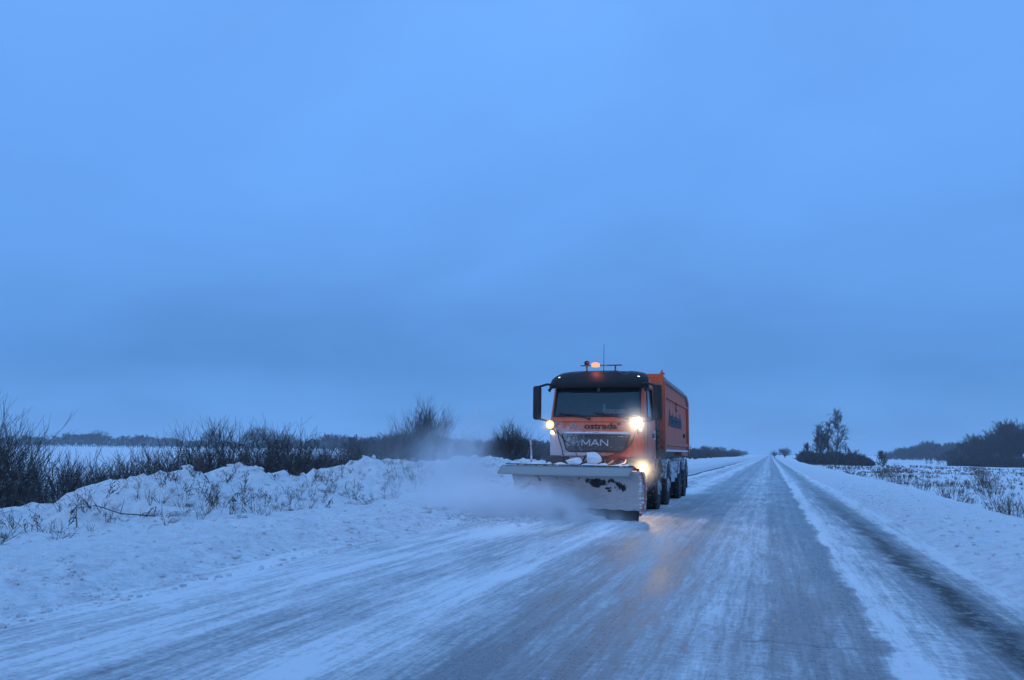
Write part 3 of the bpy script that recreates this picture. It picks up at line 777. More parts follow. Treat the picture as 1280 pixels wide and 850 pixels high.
def make_wheel(twin):
    w_ = MB(); R_ = .52; hw = .155
    pr = [(-hw, .32), (-hw - .01, .40), (-hw + .01, R_ - .03), (-hw + .04, R_), (-.05, R_ + .004), (-.045, R_ - .012), (-.035, R_ - .012), (-.03, R_ + .004), (.03, R_ + .004), (.035, R_ - .012), (.045, R_ - .012), (.05, R_ + .004), (hw - .04, R_), (hw - .01, R_ - .03), (hw + .01, .40), (hw, .32)]
    w_.lathe(pr, (0, 0, 0), 'x', 40)
    if twin: w_.lathe([(a_ - .36, b_) for a_, b_ in pr], (0, 0, 0), 'x', 40)
    # tread blocks on the shoulder
    for k in range(30):
        a_ = 2 * math.pi * k / 30
        for sx in (-.115, .115):
            rot = Matrix.Rotation(a_, 3, 'X'); c0 = rot @ Vector((0, 0, R_ + .002)); c0.x = sx
            r0 = bmesh.ops.create_cube(w_.bm, size=1)
            for v_ in r0['verts']:
                v_.co = rot @ Vector((v_.co.x * .07, v_.co.y * .06, v_.co.z * .022)) + c0
    tyre = w_.build('tyre', m_tyre, None, True)
    r_ = MB()
    if twin: r_.lathe([(.02, .315), (.14, .325), (.15, .30), (.06, .27), (-.03, .20), (-.02, .13), (.07, .12), (.09, .10), (.10, .03)], (0, 0, 0), 'x', 32)
    else: r_.lathe([(.02, .315), (.14, .325), (.15, .30), (.10, .28), (.12, .20), (.16, .17), (.17, .10), (.21, .09), (.22, .03)], (0, 0, 0), 'x', 32)
    for k in range(10):
        a_ = 2 * math.pi * k / 10
        r_.lathe([(.0, .016), (.16 if not twin else .0, .016), (.18 if not twin else .02, .010)], (0 if not twin else -.02, .165 * math.cos(a_), .165 * math.sin(a_)), 'x', 6)
    rim = r_.build('rim', m_rim, None, True)
    return tyre, rim
P = {t_: make_wheel(t_) for t_ in (False, True)}
first = {False: True, True: True}
for ai, ay in enumerate(AXLES):
    for s in (1, -1):
        tw = ai >= 2
        t0, r0 = P[tw]
        if first[tw]: t1, r1 = t0, r0; first[tw] = False
        else:
            t1, r1 = t0.copy(), r0.copy(); C.objects.link(t1); C.objects.link(r1)
        w = empty('wheel', (s * (1.07 if not tw else 1.06), ay, .505)); w.parent = truck
        w.rotation_euler = (0, 0, 0 if s > 0 else math.pi)
        t1.parent = w; r1.parent = w
        if s < 0 or True:
            t1.rotation_euler = r1.rotation_euler = (random.random() * 6, 0, 0)
def arc_guard(cy, r, a0, a1, x0, x1, n=14):
    m1 = MB()
    m1.grid(lambda u_, v_: Vector((x0 + (x1 - x0) * u_, cy - r * math.cos(math.radians(a0 + (a1 - a0) * v_)), .52 + r * math.sin(math.radians(a0 + (a1 - a0) * v_)))), 2, n)
    for x in (x0, x1): m1.tube([(x, cy - r * math.cos(math.radians(a)), .52 + r * math.sin(math.radians(a))) for a in np.linspace(a0, a1, n)], .02, 5)
    return m1
for s in (1, -1):
    for ay, a0, a1, r in ((1.40, 20, 150, .64), (3.20, 15, 165, .62), (6.25, 20, 150, .64), (7.65, 30, 172, .64)):
        x0, x1 = (s * .80, s * 1.235)
        arc_guard(ay, r, a0, a1, min(x0, x1), max(x0, x1)).build('mudguard', m_mud if s > 0 and ay > 1.5 else m_bumper, truck, True, solid=.02)
    for ay in (3.95, 8.42):
        MB().box(min(s * .78, s * 1.22), max(s * .78, s * 1.22), ay - .01, ay + .01, .22, .85).build('mud_flap', m_blk, truck)
# dark stack between cab and body: air intake, ladder and hydraulic tank
sk = MB(); sk.box(.72, 1.16, 1.86, 2.18, 1.15, 2.95, .05); sk.box(-1.16, -.75, 1.86, 2.2, 1.1, 2.3, .05); sk.box(-.6, .6, 1.9, 2.22, 1.15, 2.2, .04)
sk.tube([(.95, 1.84, 1.2), (.95, 1.84, 2.9)], .05, 10)
for z in np.arange(1.25, 2.9, .14): sk.box(1.14, 1.18, 1.88, 2.16, z, z + .05, .006)
sk.build('air_intake', m_blk, truck, True)
# air intake grid sign on cab side behind the door
sg = MB()
for z in (1.62, 1.70, 1.78): sg.box(1.112, 1.122, 1.52, 1.70, z, z + .045, .003)
sg.build('side_vent', m_white, truck)

# tipper body
by0, by1, bz0, bz1 = 2.45, 8.75, 1.42, 3.12
prof = [(by0, bz0 + .05), (by0 + .0, bz1 + .02), (by1 - .55, bz1 - .04), (by1 - .12, bz1 - .17), (by1, bz1 - .32), (by1 + .02, bz0 - .02), (by0 + .3, bz0 - .02)]
tb = MB()
for s in (-1, 1):
    x = s * 1.20
    tb.prism(prof, 'x', min(x, x - s * .06), max(x, x - s * .06))
tb.box(-1.14, 1.14, by0, by0 + .06, bz0, bz1 + .05); tb.box(-1.14, 1.14, by0 + .06, by1 - .02, bz0, bz0 + .06)
tb.box(-1.14, 1.14, by1 - .04, by1 + .01, bz0, bz1 - .34)
body = tb.build('tipper_body', m_tip, truck)
rb = MB()
for s in (-1, 1):
    for y, w in ((by0 + .02, .14), (by1 - .20, .20)):
        rb.box(min(s * 1.203, s * 1.27), max(s * 1.203, s * 1.27), y, y + w, bz0 - .12, (bz1 - .02 if y < 5 else bz1 - .28), .012)
    rb.box(min(s * 1.203, s * 1.25), max(s * 1.203, s * 1.25), by0 + .16, by1 - .2, 2.72, 2.79, .01)
    rb.box(min(s * 1.203, s * 1.25), max(s * 1.203, s * 1.25), by0 + .16, by1 - .2, 1.50, 1.60, .01)
rb.build('side_post', m_tip, body)
tr_ = MB()
for s in (-1, 1):
    tr_.tube([(s * 1.23, by0, bz1 + .03), (s * 1.23, by1 - .55, bz1 - .02), (s * 1.23, by1 - .10, bz1 - .16), (s * 1.23, by1 + .02, bz1 - .31)], .045, 8)
tr_.build('top_rail', m_edge, body, True)
# front bulkhead raised above the cab with a corner spike
bh = MB(); bh.box(-1.24, 1.24, by0 - .05, by0 - .005, bz0 + .2, 3.30, .01); bh.box(1.16, 1.24, by0 - .055, by0 + .30, 3.301, 3.34, .005)
bh.box(.55, 1.24, by0 - .055, by0 + .55, 3.20, 3.24, .01)
bh.tube([(1.20, by0, 3.3), (1.20, by0, 3.40)], .02, 6)
bh.build('bulkhead', m_tip, body)
tp = MB(); tp.tube([(1.16, by0 + .1, bz1 + .09), (1.16, by1 - .9, bz1 + .05)], .06, 8); tp.build('rolled_tarpaulin', m_net, body, True)
lg = MB(); lg.box(1.21, 1.24, by0 + .1, by1 - .25, bz0 - .075, bz0 - .025, .005); lg.build('ledge_snow', m_lump, body)
uh = MB(); uh.box(1.0, 1.22, 6.9, by1 + .01, bz0 - .19, bz0 - .085, .01); uh.build('lower_sill', m_tip, body)
lettering('side_lettering', 'Autostrada', .60, plain('side_letter_paint', (.05, .05, .07), .6, 0, .3, 5), body, (1.209, 5.35, 2.22), (math.pi / 2, 0, math.pi / 2), width=3.3, bold=.03, depth=.004)
lgx = MB()   # round emblem above it and a latch near the rear
lgx.tube([(1.212, 5.6 + .2 * math.cos(a_), 2.62 + .13 * math.sin(a_)) for a_ in np.linspace(.6, 5.6, 18)], .02, 5)
lgx.build('side_emblem', m_red, body)
MB().box(1.205, 1.25, 7.5, 7.72, 1.78, 1.90, .02).build('latch', m_blk, body)

# ---- plough: in world-like truck coordinates (lorry local = world minus root)
PR = Vector((-2.41 - TX, 15.72 - TY, 0)); PL = Vector((-5.40 - TX, 16.75 - TY, 0))
dirp = (PL - PR); Lp = dirp.length; dirp.normalize(); nrm = Vector((dirp.y, -dirp.x, 0))
if nrm.y > 0: nrm = -nrm           # towards the camera
plow = empty('plow', (0, 0, 0)); plow.parent = truck
def pp_(u_, out_, z): return PR + dirp * (Lp * u_) + nrm * out_ + Vector((0, 0, z))
# curved mouldboard: bottom forward, waist back, top curling forward
PROF = [(.03, .10), (-.06, .20), (-.14, .34), (-.18, .50), (-.17, .66), (-.11, .80), (-.02, .93)]
bl = MB()
def blade(u_, v_):
    k = v_ * (len(PROF) - 1); i = min(int(k), len(PROF) - 2); f_ = k - i
    o_ = PROF[i][0] * (1 - f_) + PROF[i + 1][0] * f_; z = PROF[i][1] * (1 - f_) + PROF[i + 1][1] * f_
    z *= 1.0 + .0 * u_
    return pp_(u_, o_ + .004 * math.sin(u_ * 40) * math.sin(v_ * 9), z)
bl.grid(blade, 40, 18)
bl.build('mouldboard', m_blade, plow, True, solid=.03)
ed = MB()
ed.grid(lambda u_, v_: pp_(u_, .085 - .03 * v_, .0 + .19 * v_ + .008 * math.sin(u_ * 60)), 60, 2)
ed.build('cutting_edge', m_steel, plow, False, solid=.03)
# end plate and its red rim on the road side
ep = MB()
ring = [pp_(0, o_, z) for o_, z in PROF] + [pp_(0, -.16, .93), pp_(0, -.26, .6), pp_(0, -.20, .15)]
vv = [ep.bm.verts.new(p) for p in ring]; ep.bm.faces.new(vv)
ep.build('end_plate', m_mud, plow, False, solid=.03)
eb = MB(); eb.tube([pp_(-.008, o_ + .012, z) for o_, z in PROF], .017, 6); eb.build('end_rim', m_tip, plow, True)
# ragged snow built up along the rim and top
def lumpy(name, pts, r, mat, parent, seed, jitter=.6):
    rnd = random.Random(seed); m2 = MB()
    for p in pts:
        rr = r * (1 + rnd.uniform(-jitter, jitter))
        r0 = bmesh.ops.create_icosphere(m2.bm, subdivisions=2, radius=rr)
        ph = rnd.random() * 9
        q = Vector(p) + Vector((rnd.uniform(-r, r), rnd.uniform(-r, r), rnd.uniform(-r * .3, r * .3)))
        for v_ in r0['verts']:
            n_ = math.sin(v_.co.x * 3 / rr + ph) * math.cos(v_.co.y * 4 / rr + ph * 2) * .25 + math.sin(v_.co.z * 5 / rr + ph) * .12
            c0 = v_.co * (1 + n_); v_.co = Vector((c0.x * 1.3, c0.y, c0.z * .75)) + q
    return m2.build(name, mat, parent, False)
lumpy('rim_snow', [pp_(.004, PROF[i][0] + .02, PROF[i][1]) for i in range(7)] + [pp_(.01, -.1, .3), pp_(.008, -.14, .42), pp_(.01, -.16, .58), pp_(.0, .03, .16)] + [pp_(.006, -.02 - .003 * i, .2 + .045 * i) for i in range(16)], .016, m_lump, plow, 3, .9)
# rubber deflector: overhangs the blade, longer than it on the left
fl = MB()
def flap(u_, v_):
    uu = .045 + u_ * 1.015
    return pp_(uu, .0 + .20 * math.sin(v_ * 1.2), 1.015 - .02 * u_ - .175 * v_ - .02 * math.sin(u_ * 3.1) * v_)
fl.grid(flap, 30, 5)
flo = fl.build('rubber_deflector', m_flap, plow, True, solid=.02)
cs = MB()
for i in range(26):
    u_ = .05 + i * .038; q0, q1 = pp_(u_, .0, 1.028), pp_(u_ + .026, .0, 1.028)
    rot = Matrix.Rotation(math.atan2(dirp.y, dirp.x), 3, 'Z')
    c0 = (q0 + q1) / 2
    cs.box(c0.x - .055, c0.x + .055, c0.y - .02, c0.y + .02, c0.z - .012, c0.z + .012, .003, rot)
cs.build('clamp_strip', m_frame, plow)
tf = MB()
def topf(u_, v_): return pp_(.09 + u_ * .88, -.03 - .42 * v_, .96 + .03 * math.sin(v_ * 3) )
tf.grid(topf, 10, 4); tf.build('top_frame', m_red, plow, False, solid=.04)
for k in range(7):
    u_ = .08 + k * .14
    r_ = MB(); r_.tube([pp_(u_, -.26, .5), pp_(u_, -.36, .62), pp_(u_, -.40, .98)], .035, 6); r_.tube([pp_(u_, -.18, .2), pp_(u_, -.30, .5)], .035, 6)
    r_.build('rib', m_red, plow)
# lying snow on top of the frame
ts = MB()
def tsn(u_, v_):
    x = u_ * 18; b = (math.sin(x * 1.3) + math.sin(x * 2.9 + 1) * .6 + math.sin(x * 6.1 + v_ * 7) * .4) * .028 + .045
    e2 = math.sin(math.pi * min(max(v_, 0), 1)) ** .5
    return pp_(.10 + u_ * .87, -.06 - .36 * v_ + .02 * math.sin(x * 3), 1.005 + max(b * .8, -.012) * e2)
ts.grid(tsn, 90, 8); ts.build('lying_snow', m_lump, plow, True)
cr = []; rnd = random.Random(5)
for i in range(46): cr.append(pp_(rnd.uniform(.12, .97), rnd.uniform(-.03, -.38), 1.02))
lumpy('snow_crumbs', cr, .028, m_lump, plow, 9)
# marker pole with a drooping pennant at the left-hand end
mp = MB(); b0 = pp_(.86, -.2, 1.03)
mp.tube([b0, b0 + Vector((-.01, 0, .30)), b0 + Vector((-.05, .02, .62))], [.022, .020, .016], 8)
mpo = mp.build('marker_pole', m_mud, plow, True)
fg = MB(); fg.box(b0.x - .10, b0.x - .045, b0.y - .02, b0.y + .02, .17 + 1.03, .29 + 1.03, .015); fg.tube([b0 + Vector((0, 0, .26)), b0 + Vector((-.07, 0, .25))], .01, 5)
fg.build('marker_clamp', m_frame, mpo, True)
# lift frame and hydraulic ram between lorry and blade, with looping hoses
lf = MB()
for x in (-.45, .45): lf.tube([(x, .25, .75), (x * .9 - .1, -.9, .45), (x * .7 - .15, -1.45, .38)], .06, 8)
lf.box(-.65, .65, -.12, .05, .50, 1.12, .03); lf.tube([(0, -.1, 1.05), (-.1, -.8, .85), (-.12, -1.35, .55)], .045, 8)
lf.build('lift_frame', m_frame, plow, True)
ho = MB()
ho.tube([(.50, -.10, 1.10), (.68, -.5, 1.16), (.85, -1.0, 1.14), (.95, -1.7, 1.07), (.80, -1.95, 1.02)], .03, 8)
ho.tube([(.20, -.10, 1.10), (.40, -.6, 1.20), (.62, -1.2, 1.12), (.5, -1.5, 1.0)], .022, 8)
ho.build('hose', m_redw, plow, True)
ho2 = MB()
ho2.tube([(-.30, -.10, 1.05), (-.1, -.6, 1.22), (.1, -1.0, 1.18), (.2, -1.4, 1.02)], .02, 8)
ho2.tube([(.1, -.1, 1.1), (.22, -.7, 1.26), (.42, -1.1, 1.15), (.5, -1.5, 1.02)], .018, 8)
ho2.build('hose', m_blk, plow, True)
# caked snow hanging under the nose, left step
lumpy('caked_snow', [(-.95 + .05 * i, .02, 1.02 + .05 * math.sin(i * 2.2)) for i in range(9)], .05, m_lump, truck, 4)

# blocks of frozen snow riding on the plough (loose: things of their own)
def chunk(loc, s, seed, label):
    rnd = random.Random(seed); m2 = MB()
    r0 = bmesh.ops.create_icosphere(m2.bm, subdivisions=4, radius=1.0)
    cuts = [Vector((rnd.uniform(-1, 1), rnd.uniform(-1, 1), rnd.uniform(-1, 1))).normalized() for _ in range(12)]
    for v_ in r0['verts']:
        for c0 in cuts:
            d_ = v_.co.dot(c0)
            if d_ > .52: v_.co -= c0 * (d_ - .52)
        v_.co = Vector((v_.co.x * s[0], v_.co.y * s[1], v_.co.z * s[2] + s[2] * .7))
    o = m2.build('snow_chunk', m_lump); o.location = loc
    tag(o, label, 'snow chunk', 'snow chunks riding on the plough')
base = Vector((TX, TY, 0))
def onp(u_, out_, z=1.015): return tuple(base + pp_(u_, out_, z))
chunk(onp(.40, -.30), (.20, .15, .19), 1, 'largest frozen snow block standing up on top of the plough before the grille')
chunk(onp(.53, -.25), (.26, .15, .11), 2, 'long flat snow slab lying on the plough left of the largest block')
chunk(onp(.30, -.22), (.13, .10, .045), 6, 'low snow lump on the plough between the largest block and the red hose')

# ------------------------------------------------------------------ plants
def norm(v): return v / (np.linalg.norm(v) + 1e-9)
class TB:
    """tubes of three sides, numpy"""
    def __init__(s, n=3): s.V = []; s.Q = []; s.c = 0; s.n = n
    def tube(s, pts, rs):
        n = s.n; pts = np.asarray(pts, float); k = len(pts)
        d = np.gradient(pts, axis=0); d /= np.linalg.norm(d, axis=1)[:, None] + 1e-9
        ref = np.array([0.31, 0.95, 0.05]) if abs(d[0][1]) < .8 else np.array([1., 0, 0])
        a_ = np.cross(d, ref); a_ /= np.linalg.norm(a_, axis=1)[:, None] + 1e-9; b_ = np.cross(d, a_)
        for j in range(n):
            t_ = 2 * math.pi * j / n
            s.V.append(pts + (a_ * math.cos(t_) + b_ * math.sin(t_)) * np.asarray(rs)[:, None])
        c = s.c
        for j in range(n):
            j2 = (j + 1) % n
            i = np.arange(k - 1); s.Q.append(np.stack([c + j * k + i, c + j2 * k + i, c + j2 * k + i + 1, c + j * k + i + 1], 1))
        s.c += n * k
    def arrays(s): return np.concatenate(s.V), np.concatenate(s.Q)
    def build(s, name, mat, parent=None):
        V, Q = s.arrays(); return put_quads(name, V, Q, mat, parent)

def wander(rg, p, d, L, n, curl, lift):
    pts = [p]; st_ = L / n
    for i in range(n):
        d = norm(d + rg.normal(0, curl, 3) + np.array([0, 0, lift])); p = p + d * st_; pts.append(p)
    return np.array(pts), d
def shrub_arrays(rg, H, W, stems, twigs, r0=.014, rt=.005, lean=.5, lift=.10):
    """multi-stemmed willow: stems fan from a spread base"""
    A = TB(); B = TB()
    for i in range(stems):
        a_ = rg.uniform(0, 2 * math.pi); rr = rg.uniform(0, 1) ** .6
        p = np.array([math.cos(a_) * rr * W * .35, math.sin(a_) * rr * W * .25, 0.])
        d = norm(np.array([math.cos(a_) * rr * lean, math.sin(a_) * rr * lean, 1.]) + rg.normal(0, .08, 3))
        L = H * rg.uniform(.72, 1.0) * (1 - .15 * rr)
        pts, _ = wander(rg, p, d, L, 6, .05, lift * .3)
        A.tube(pts, np.linspace(r0, rt * .8, 7) * rg.uniform(.6, 1.2))
        for j in range(twigs):
            k = rg.integers(1, 6); f_ = rg.random(); q = pts[k] * (1 - f_) + pts[k + 1] * f_
            dd = norm(pts[k + 1] - pts[k]); a2 = rg.uniform(0, 2 * math.pi)
            d2 = norm(dd + .65 * np.array([math.cos(a2), math.sin(a2), rg.uniform(-.2, .4)]))
            L2 = L * rg.uniform(.15, .38)
            p2, d3 = wander(rg, q, d2, L2, 3, .09, lift)
            B.tube(p2, np.linspace(rt, rt * .45, 4))
            for m in range(2):
                k2 = rg.integers(0, 3); q2 = p2[k2]; d4 = norm(d3 + rg.normal(0, .45, 3)); p3, _ = wander(rg, q2, d4, L2 * .5, 2, .08, lift)
                B.tube(p3, np.linspace(rt * .7, rt * .3, 3))
    return A, B
def tree_arrays(rg, H, W, r0, rt, mode='round', dens=1.0, trunkf=.25):
    """bare deciduous tree, fine twigs in clumps; mode 'tall' has ascending limbs"""
    A = TB(5); B = TB()
    up_ = .16 if mode == 'tall' else .02
    tp_, _ = wander(rg, np.zeros(3), np.array([0, 0, 1.]), H * .93, 10, .04, .05)
    A.tube(tp_, np.linspace(r0, rt * 1.5, 11))
    nl = int(20 * dens) if mode == 'tall' else int(17 * dens)
    for i in range(nl):
        f_ = rg.uniform(trunkf, .97); k = f_ * 10; ki = min(int(k), 9); q = tp_[ki] * (1 - k + ki) + tp_[ki + 1] * (k - ki)
        a_ = i * 2.4 + rg.normal(0, .4)
        prof_ = math.sin(math.pi * min(1, (f_ - trunkf * .6) / (1 - trunkf * .6)) ** .8) if mode == 'round' else (1.15 - f_)
        Ls = max(.12 * H, W * .62 * (.45 + prof_ * .75)) * rg.uniform(.75, 1.1)
        d = norm(np.array([math.cos(a_), math.sin(a_), .55 + up_ * 3 + f_ * .8]))
        lp, ld_ = wander(rg, q, d, Ls, 6, .11, up_ * .25)
        A.tube(lp, np.linspace(r0 * .42 * (1.15 - f_), rt * 1.1, 7))
        for j in range(int(9 * dens)):
            k2 = rg.integers(1, 7); q2 = lp[k2]; d2 = norm(ld_ * .6 + rg.normal(0, .55, 3) + np.array([0, 0, .25 + up_]))
            L2 = Ls * rg.uniform(.22, .45); sp, sd = wander(rg, q2, d2, L2, 3, .13, .03)
            B.tube(sp, np.linspace(rt * 1.2, rt * .7, 4))
            for m in range(int(5 * dens)):
                k3 = rg.integers(1, 4); d3 = norm(sd + rg.normal(0, .6, 3)); fp, _ = wander(rg, sp[k3], d3, L2 * rg.uniform(.3, .6), 2, .14, .05)
                B.tube(fp, np.linspace(rt * .8, rt * .45, 3))
    return A, B

def plant(name, AB, mat, names=('stem', 'twig')):
    root = empty(name); AB[0].build(names[0], mat, root); AB[1].build(names[1], mat, root); return root

rg = np.random.default_rng(4)
# the big willow at the left edge of the picture and its neighbour
b = plant('willow_shrub', shrub_arrays(rg, 2.75, 3.8, 330, 12, .014, .0055, .38, .08), m_bark)
b.location = (-14.9, 11.3, -1.0)
tag(b, 'large bare willow bush fanning out at the left edge of the picture behind the bank', 'bush')
b = plant('willow_shrub', shrub_arrays(rg, 2.0, 2.8, 90, 14, .014, .006, .7, .08), m_bark)
b.location = (-15.6, 14.6, -1.05); tag(b, 'thin low willow bush just right of the large bush at the left edge', 'bush')
# hedge of willows: ranks behind the bank
protos = []
for i in range(5):
    H = 2.75; AB = shrub_arrays(rg, H, 2.6, 84, 11, .017, .0072, .40, .09)
    protos.append(AB)
first_use = [None] * 5
def shrub_copy(i, x, y, s, label, group):
    z = hz(x, y) - .05
    if first_use[i] is None:
        o = plant('willow_shrub', protos[i], m_bark); first_use[i] = o
        o.location = (x, y, z); o.rotation_euler = (0, 0, rg.uniform(0, 6)); o.scale = s if isinstance(s, tuple) else (s, s, s)
    else: o = copy_thing(first_use[i], (x, y, z), rg.uniform(0, 6), s)
    o['label'] = label; o['category'] = 'bush'; o['group'] = group
    return o
n = 0
y = 15.6
while y < 52:
    for row in range(2):
        x = -15.8 - row * 2.2 + rg.normal(0, .5)
        s = rg.uniform(.90, 1.06)
        s = s * float(np.interp(y, [15, 17.5, 19, 21, 26, 32, 52], [.62, .76, 1.02, 1.04, .92, .86, .84]))
        if row == 1: s *= .85
        sx = s * rg.uniform(1.0, 1.3)
        shrub_copy(n % 5, x, y + rg.normal(0, .4), (sx, sx, s * 1.02), 'bare willow bush in the dense hedge behind the snowy bank on the left', 'willows in the near hedge'); n += 1
    y += 1.75 + .02 * y
# further hedge along the road behind the lorry
y = 54
while y < 330:
    x = -15 - rg.uniform(0, 3) - (y - 54) * .0
    s = rg.uniform(.75, 1.1)
    sx = s * 1.5 * (1 + y / 200)
    shrub_copy(n % 5, x, y, (sx, sx, s), 'distant bare bush in the roadside hedge that runs on beyond the lorry', 'bushes in the far hedge'); n += 1
    y += 3.2 + y * .02
def solo(H, W, x, y, z, label, mode='round', r0=.12, rt=.02, dens=1.0, name='bare_tree', tf=.2, cat='tree', mat=None, group=None):
    AB = tree_arrays(rg, H, W, r0, rt, mode, dens, tf)
    o = plant(name, AB, mat or m_bark2, ('trunk', 'crown')); o.location = (x, y, z); o['label'] = label; o['category'] = cat
    if group: o['group'] = group
    return o

# tall bush clump half lost in the blown snow, and its neighbours toward the lorry
for i, (x, y, H, W, lab) in enumerate([(-22.2, 50, 5.3, 2.6, 'tall rounded bare bush rising highest behind the blown snow left of the lorry'),
        (-24.3, 50.5, 3.5, 2.0, 'bare bush leaning on the left side of the tall rounded one behind the blown snow'),
        (-19.9, 52, 3.2, 2.6, 'lower bare bush between the blown snow plume and the tall rounded bush'),
        (-17.8, 56, 4.1, 2.2, 'spiky bare bush just left of the lorry mirror beyond the bank'),
        (-19.0, 57, 3.3, 2.4, 'bare bush next left of the spiky one beside the lorry')]):
    AB = shrub_arrays(rg, H, W * 1.1, 85, 17, .026, .009, .22 if i != 2 else .6, .08)
    o = plant('tall_bush', AB, m_bark); o.location = (x, y, hz(x, y)); tag(o, lab, 'bush')
AB = shrub_arrays(rg, 3.0, 1.2, 7, 10, .022, .010, .25, .08)
o = plant('thin_sapling', AB, m_bark); o.location = (-35.1, 60, hz(-35.1, 60)); tag(o, 'thin lone sapling poking above the hedge in the middle of the left-hand skyline', 'sapling')
def dome(H, W, x, y, label, rt, n=900, name='bare_tree', cat='tree', low=.12):
    """rounded crown of short twigs round a forked trunk, for trees a few pixels tall"""
    A = TB(5); B = TB(); r = np.random.default_rng(int(abs(x * 7 + y)))
    A.tube(np.array([[0, 0, -.3], [0.02 * W, 0, H * .3], [0, 0, H * .75]]), [rt * 2.4, rt * 2, rt])
    for i in range(9):
        a_ = i * 2.4; e = np.array([math.cos(a_) * W * .36, math.sin(a_) * W * .36, H * r.uniform(.55, .85)])
        A.tube(np.array([[0, 0, H * .2], e * .55 + [0, 0, H * .12], e]), [rt * 1.5, rt * 1.2, rt * .7])
    ph = r.uniform(0, 6, 4)
    for i in range(n):
        d = r.normal(0, 1, 3); d /= np.linalg.norm(d); d[2] = abs(d[2]) * (1 if r.random() > .3 else -.55)
        k = r.random() ** .45 * (1 + .10 * math.sin(3 * math.atan2(d[1], d[0]) + ph[0]) + .08 * math.sin(9 * d[2] + ph[1]) + .07 * math.sin(7 * d[0] + ph[2]))
        zc = H * (.5 + low * .5); p = np.array([d[0] * k * W / 2, d[1] * k * W / 2, zc + d[2] * k * (H - zc)])
        if p[2] < H * low: continue
        dd = norm(d * np.array([1, 1, 1.2]) + r.normal(0, .5, 3) + np.array([0, 0, .5])); L = H * r.uniform(.05, .11)
        B.tube(np.array([p, p + dd * L * .5, p + (dd + r.normal(0, .3, 3)) * L]), [rt, rt * .7, rt * .4])
    o = plant(name, (A, B), m_bark2, ('trunk', 'crown')); o.location = (x, y, hz(x, y) - .1); o['label'] = label; o['category'] = cat
    return o
dome(15.5, 18, -597, 600, 'small round tree on the far left skyline above the snowy field', .17, 500)
dome(13.2, 13, -353, 450, 'distant round tree left of the wide dome-shaped tree on the left skyline', .13, 700)
dome(11.6, 17, -246, 350, 'wide dome-shaped tree crown rising over the hedge on the left skyline', .10, 1500, low=.05)
dome(9.6, 12, -262, 400, 'distant low tree just right of the dome-shaped tree on the left skyline', .11, 600)
# right-hand group of trees by the road
XR, YR = 190, 190
for x, H, W, lab, mode, dz in [(10.3, 8.6, 4.8, 'dark dense tree on the left side of the tree group right of the road', 'tall', 1.55),
        (12.0, 9.3, 3.6, 'slender middle tree of the group right of the road', 'tall', 1.25),
        (13.9, 11.4, 6.0, 'tallest bare spreading tree of the group right of the road', 'tall', 1.3),
        (7.8, 4.8, 2.4, 'short bare tree at the left foot of the tree group right of the road', 'tall', 1.3),
        (16.8, 3.3, 2.6, 'small round tree at the right end of the tree group', 'round', 1.0),
        (15.7, 5.2, 2.0, 'thin pale sapling between the tallest tree and the small round one', 'tall', .7)]:
    solo(H, W, x, 190 + rg.uniform(-2, 2), hz(x, 190) - .1, lab, mode, r0=.13, rt=.028, dens=dz, tf=.12)
def hedge_mass(name, x0, x1, y, H, rt, n, seed, top=None, depth=3.0):
    """dense thicket as one mass of crossing stems and twigs"""
    r = np.random.default_rng(seed); B = TB()
    for i in range(n):
        u_ = r.random(); x = x0 + (x1 - x0) * u_; yy_ = (y if not callable(y) else y(u_)) + r.uniform(-depth, depth)
        h_ = H * (top(u_) if top else 1.0) * r.uniform(.55, 1.05)
        p = np.array([x, yy_, hz(x, yy_) - .1]); pts, d = wander(r, p, norm(np.array([r.normal(0, .35), r.normal(0, .35), 1.])), h_, 4, .12, .04)
        B.tube(pts, np.linspace(rt * 1.4, rt * .5, 5))
        for j in range(3):
            k = r.integers(1, 4); p2, _ = wander(r, pts[k], norm(d + r.normal(0, .6, 3)), h_ * .4, 2, .1, .05); B.tube(p2, np.linspace(rt, rt * .4, 3))
    return B.build(name, m_bark2)
hd = lambda u_: (.9 + .12 * math.sin(u_ * 17)) * (1 - .55 * max(0, u_ - .75) / .25)
tag(hedge_mass('thicket', 6.4, 20.6, 186, 3.0, .07, 2600, 3, hd), 'low dark thicket around the foot of the tree group right of the road', 'thicket', kind='stuff')
dome(4.3, 5.2, 5.4, 330, 'small rounded bush where the road meets the skyline', .07, 600, 'bare_bush', 'bush', .02)
dome(3.2, 3.6, 1.9, 380, 'faint low bush left of the rounded bush at the end of the road', .07, 260, 'bare_bush', 'bush', .02)
solo(2.6, 2.2, 18.2, 150, hz(18.2, 150) - .1, 'single dark narrow bush standing in the snowy scrub right of the thicket', 'tall', r0=.06, rt=.03, dens=1.1, tf=.05, name='bare_bush', cat='bush')
# woods that read as one mass each
def wood(name, n, place, Hf, W, rt, label, seed, trees=4, dens=.9, tf=.05):
    r = np.random.default_rng(seed); base_ = []
    for i in range(trees):
        A, B = tree_arrays(r, 1.0, .85, .02, rt, 'round', dens, tf)
        (v1, q1), (v2, q2) = A.arrays(), B.arrays(); base_.append((v1, q1, v2, q2))
    VV, QQ, c = [], [], 0
    for i in range(n):
        x, y = place(r, i / n); H = Hf(x, y, r); v1, q1, v2, q2 = base_[i % trees]; a_ = r.uniform(0, 6.28)
        Rz = np.array([[math.cos(a_), -math.sin(a_), 0], [math.sin(a_), math.cos(a_), 0], [0, 0, 1]])
        for v, q in ((v1, q1), (v2, q2)):
            V = (v @ Rz.T) * np.array([H * W, H * W, H]) + np.array([x, y, hz(x, y) - .2]); VV.append(V); QQ.append(q + c); c += len(v)
    o = put_quads(name, np.concatenate(VV), np.concatenate(QQ), m_bark2)
    tag(o, label, 'wood', kind='stuff'); return o
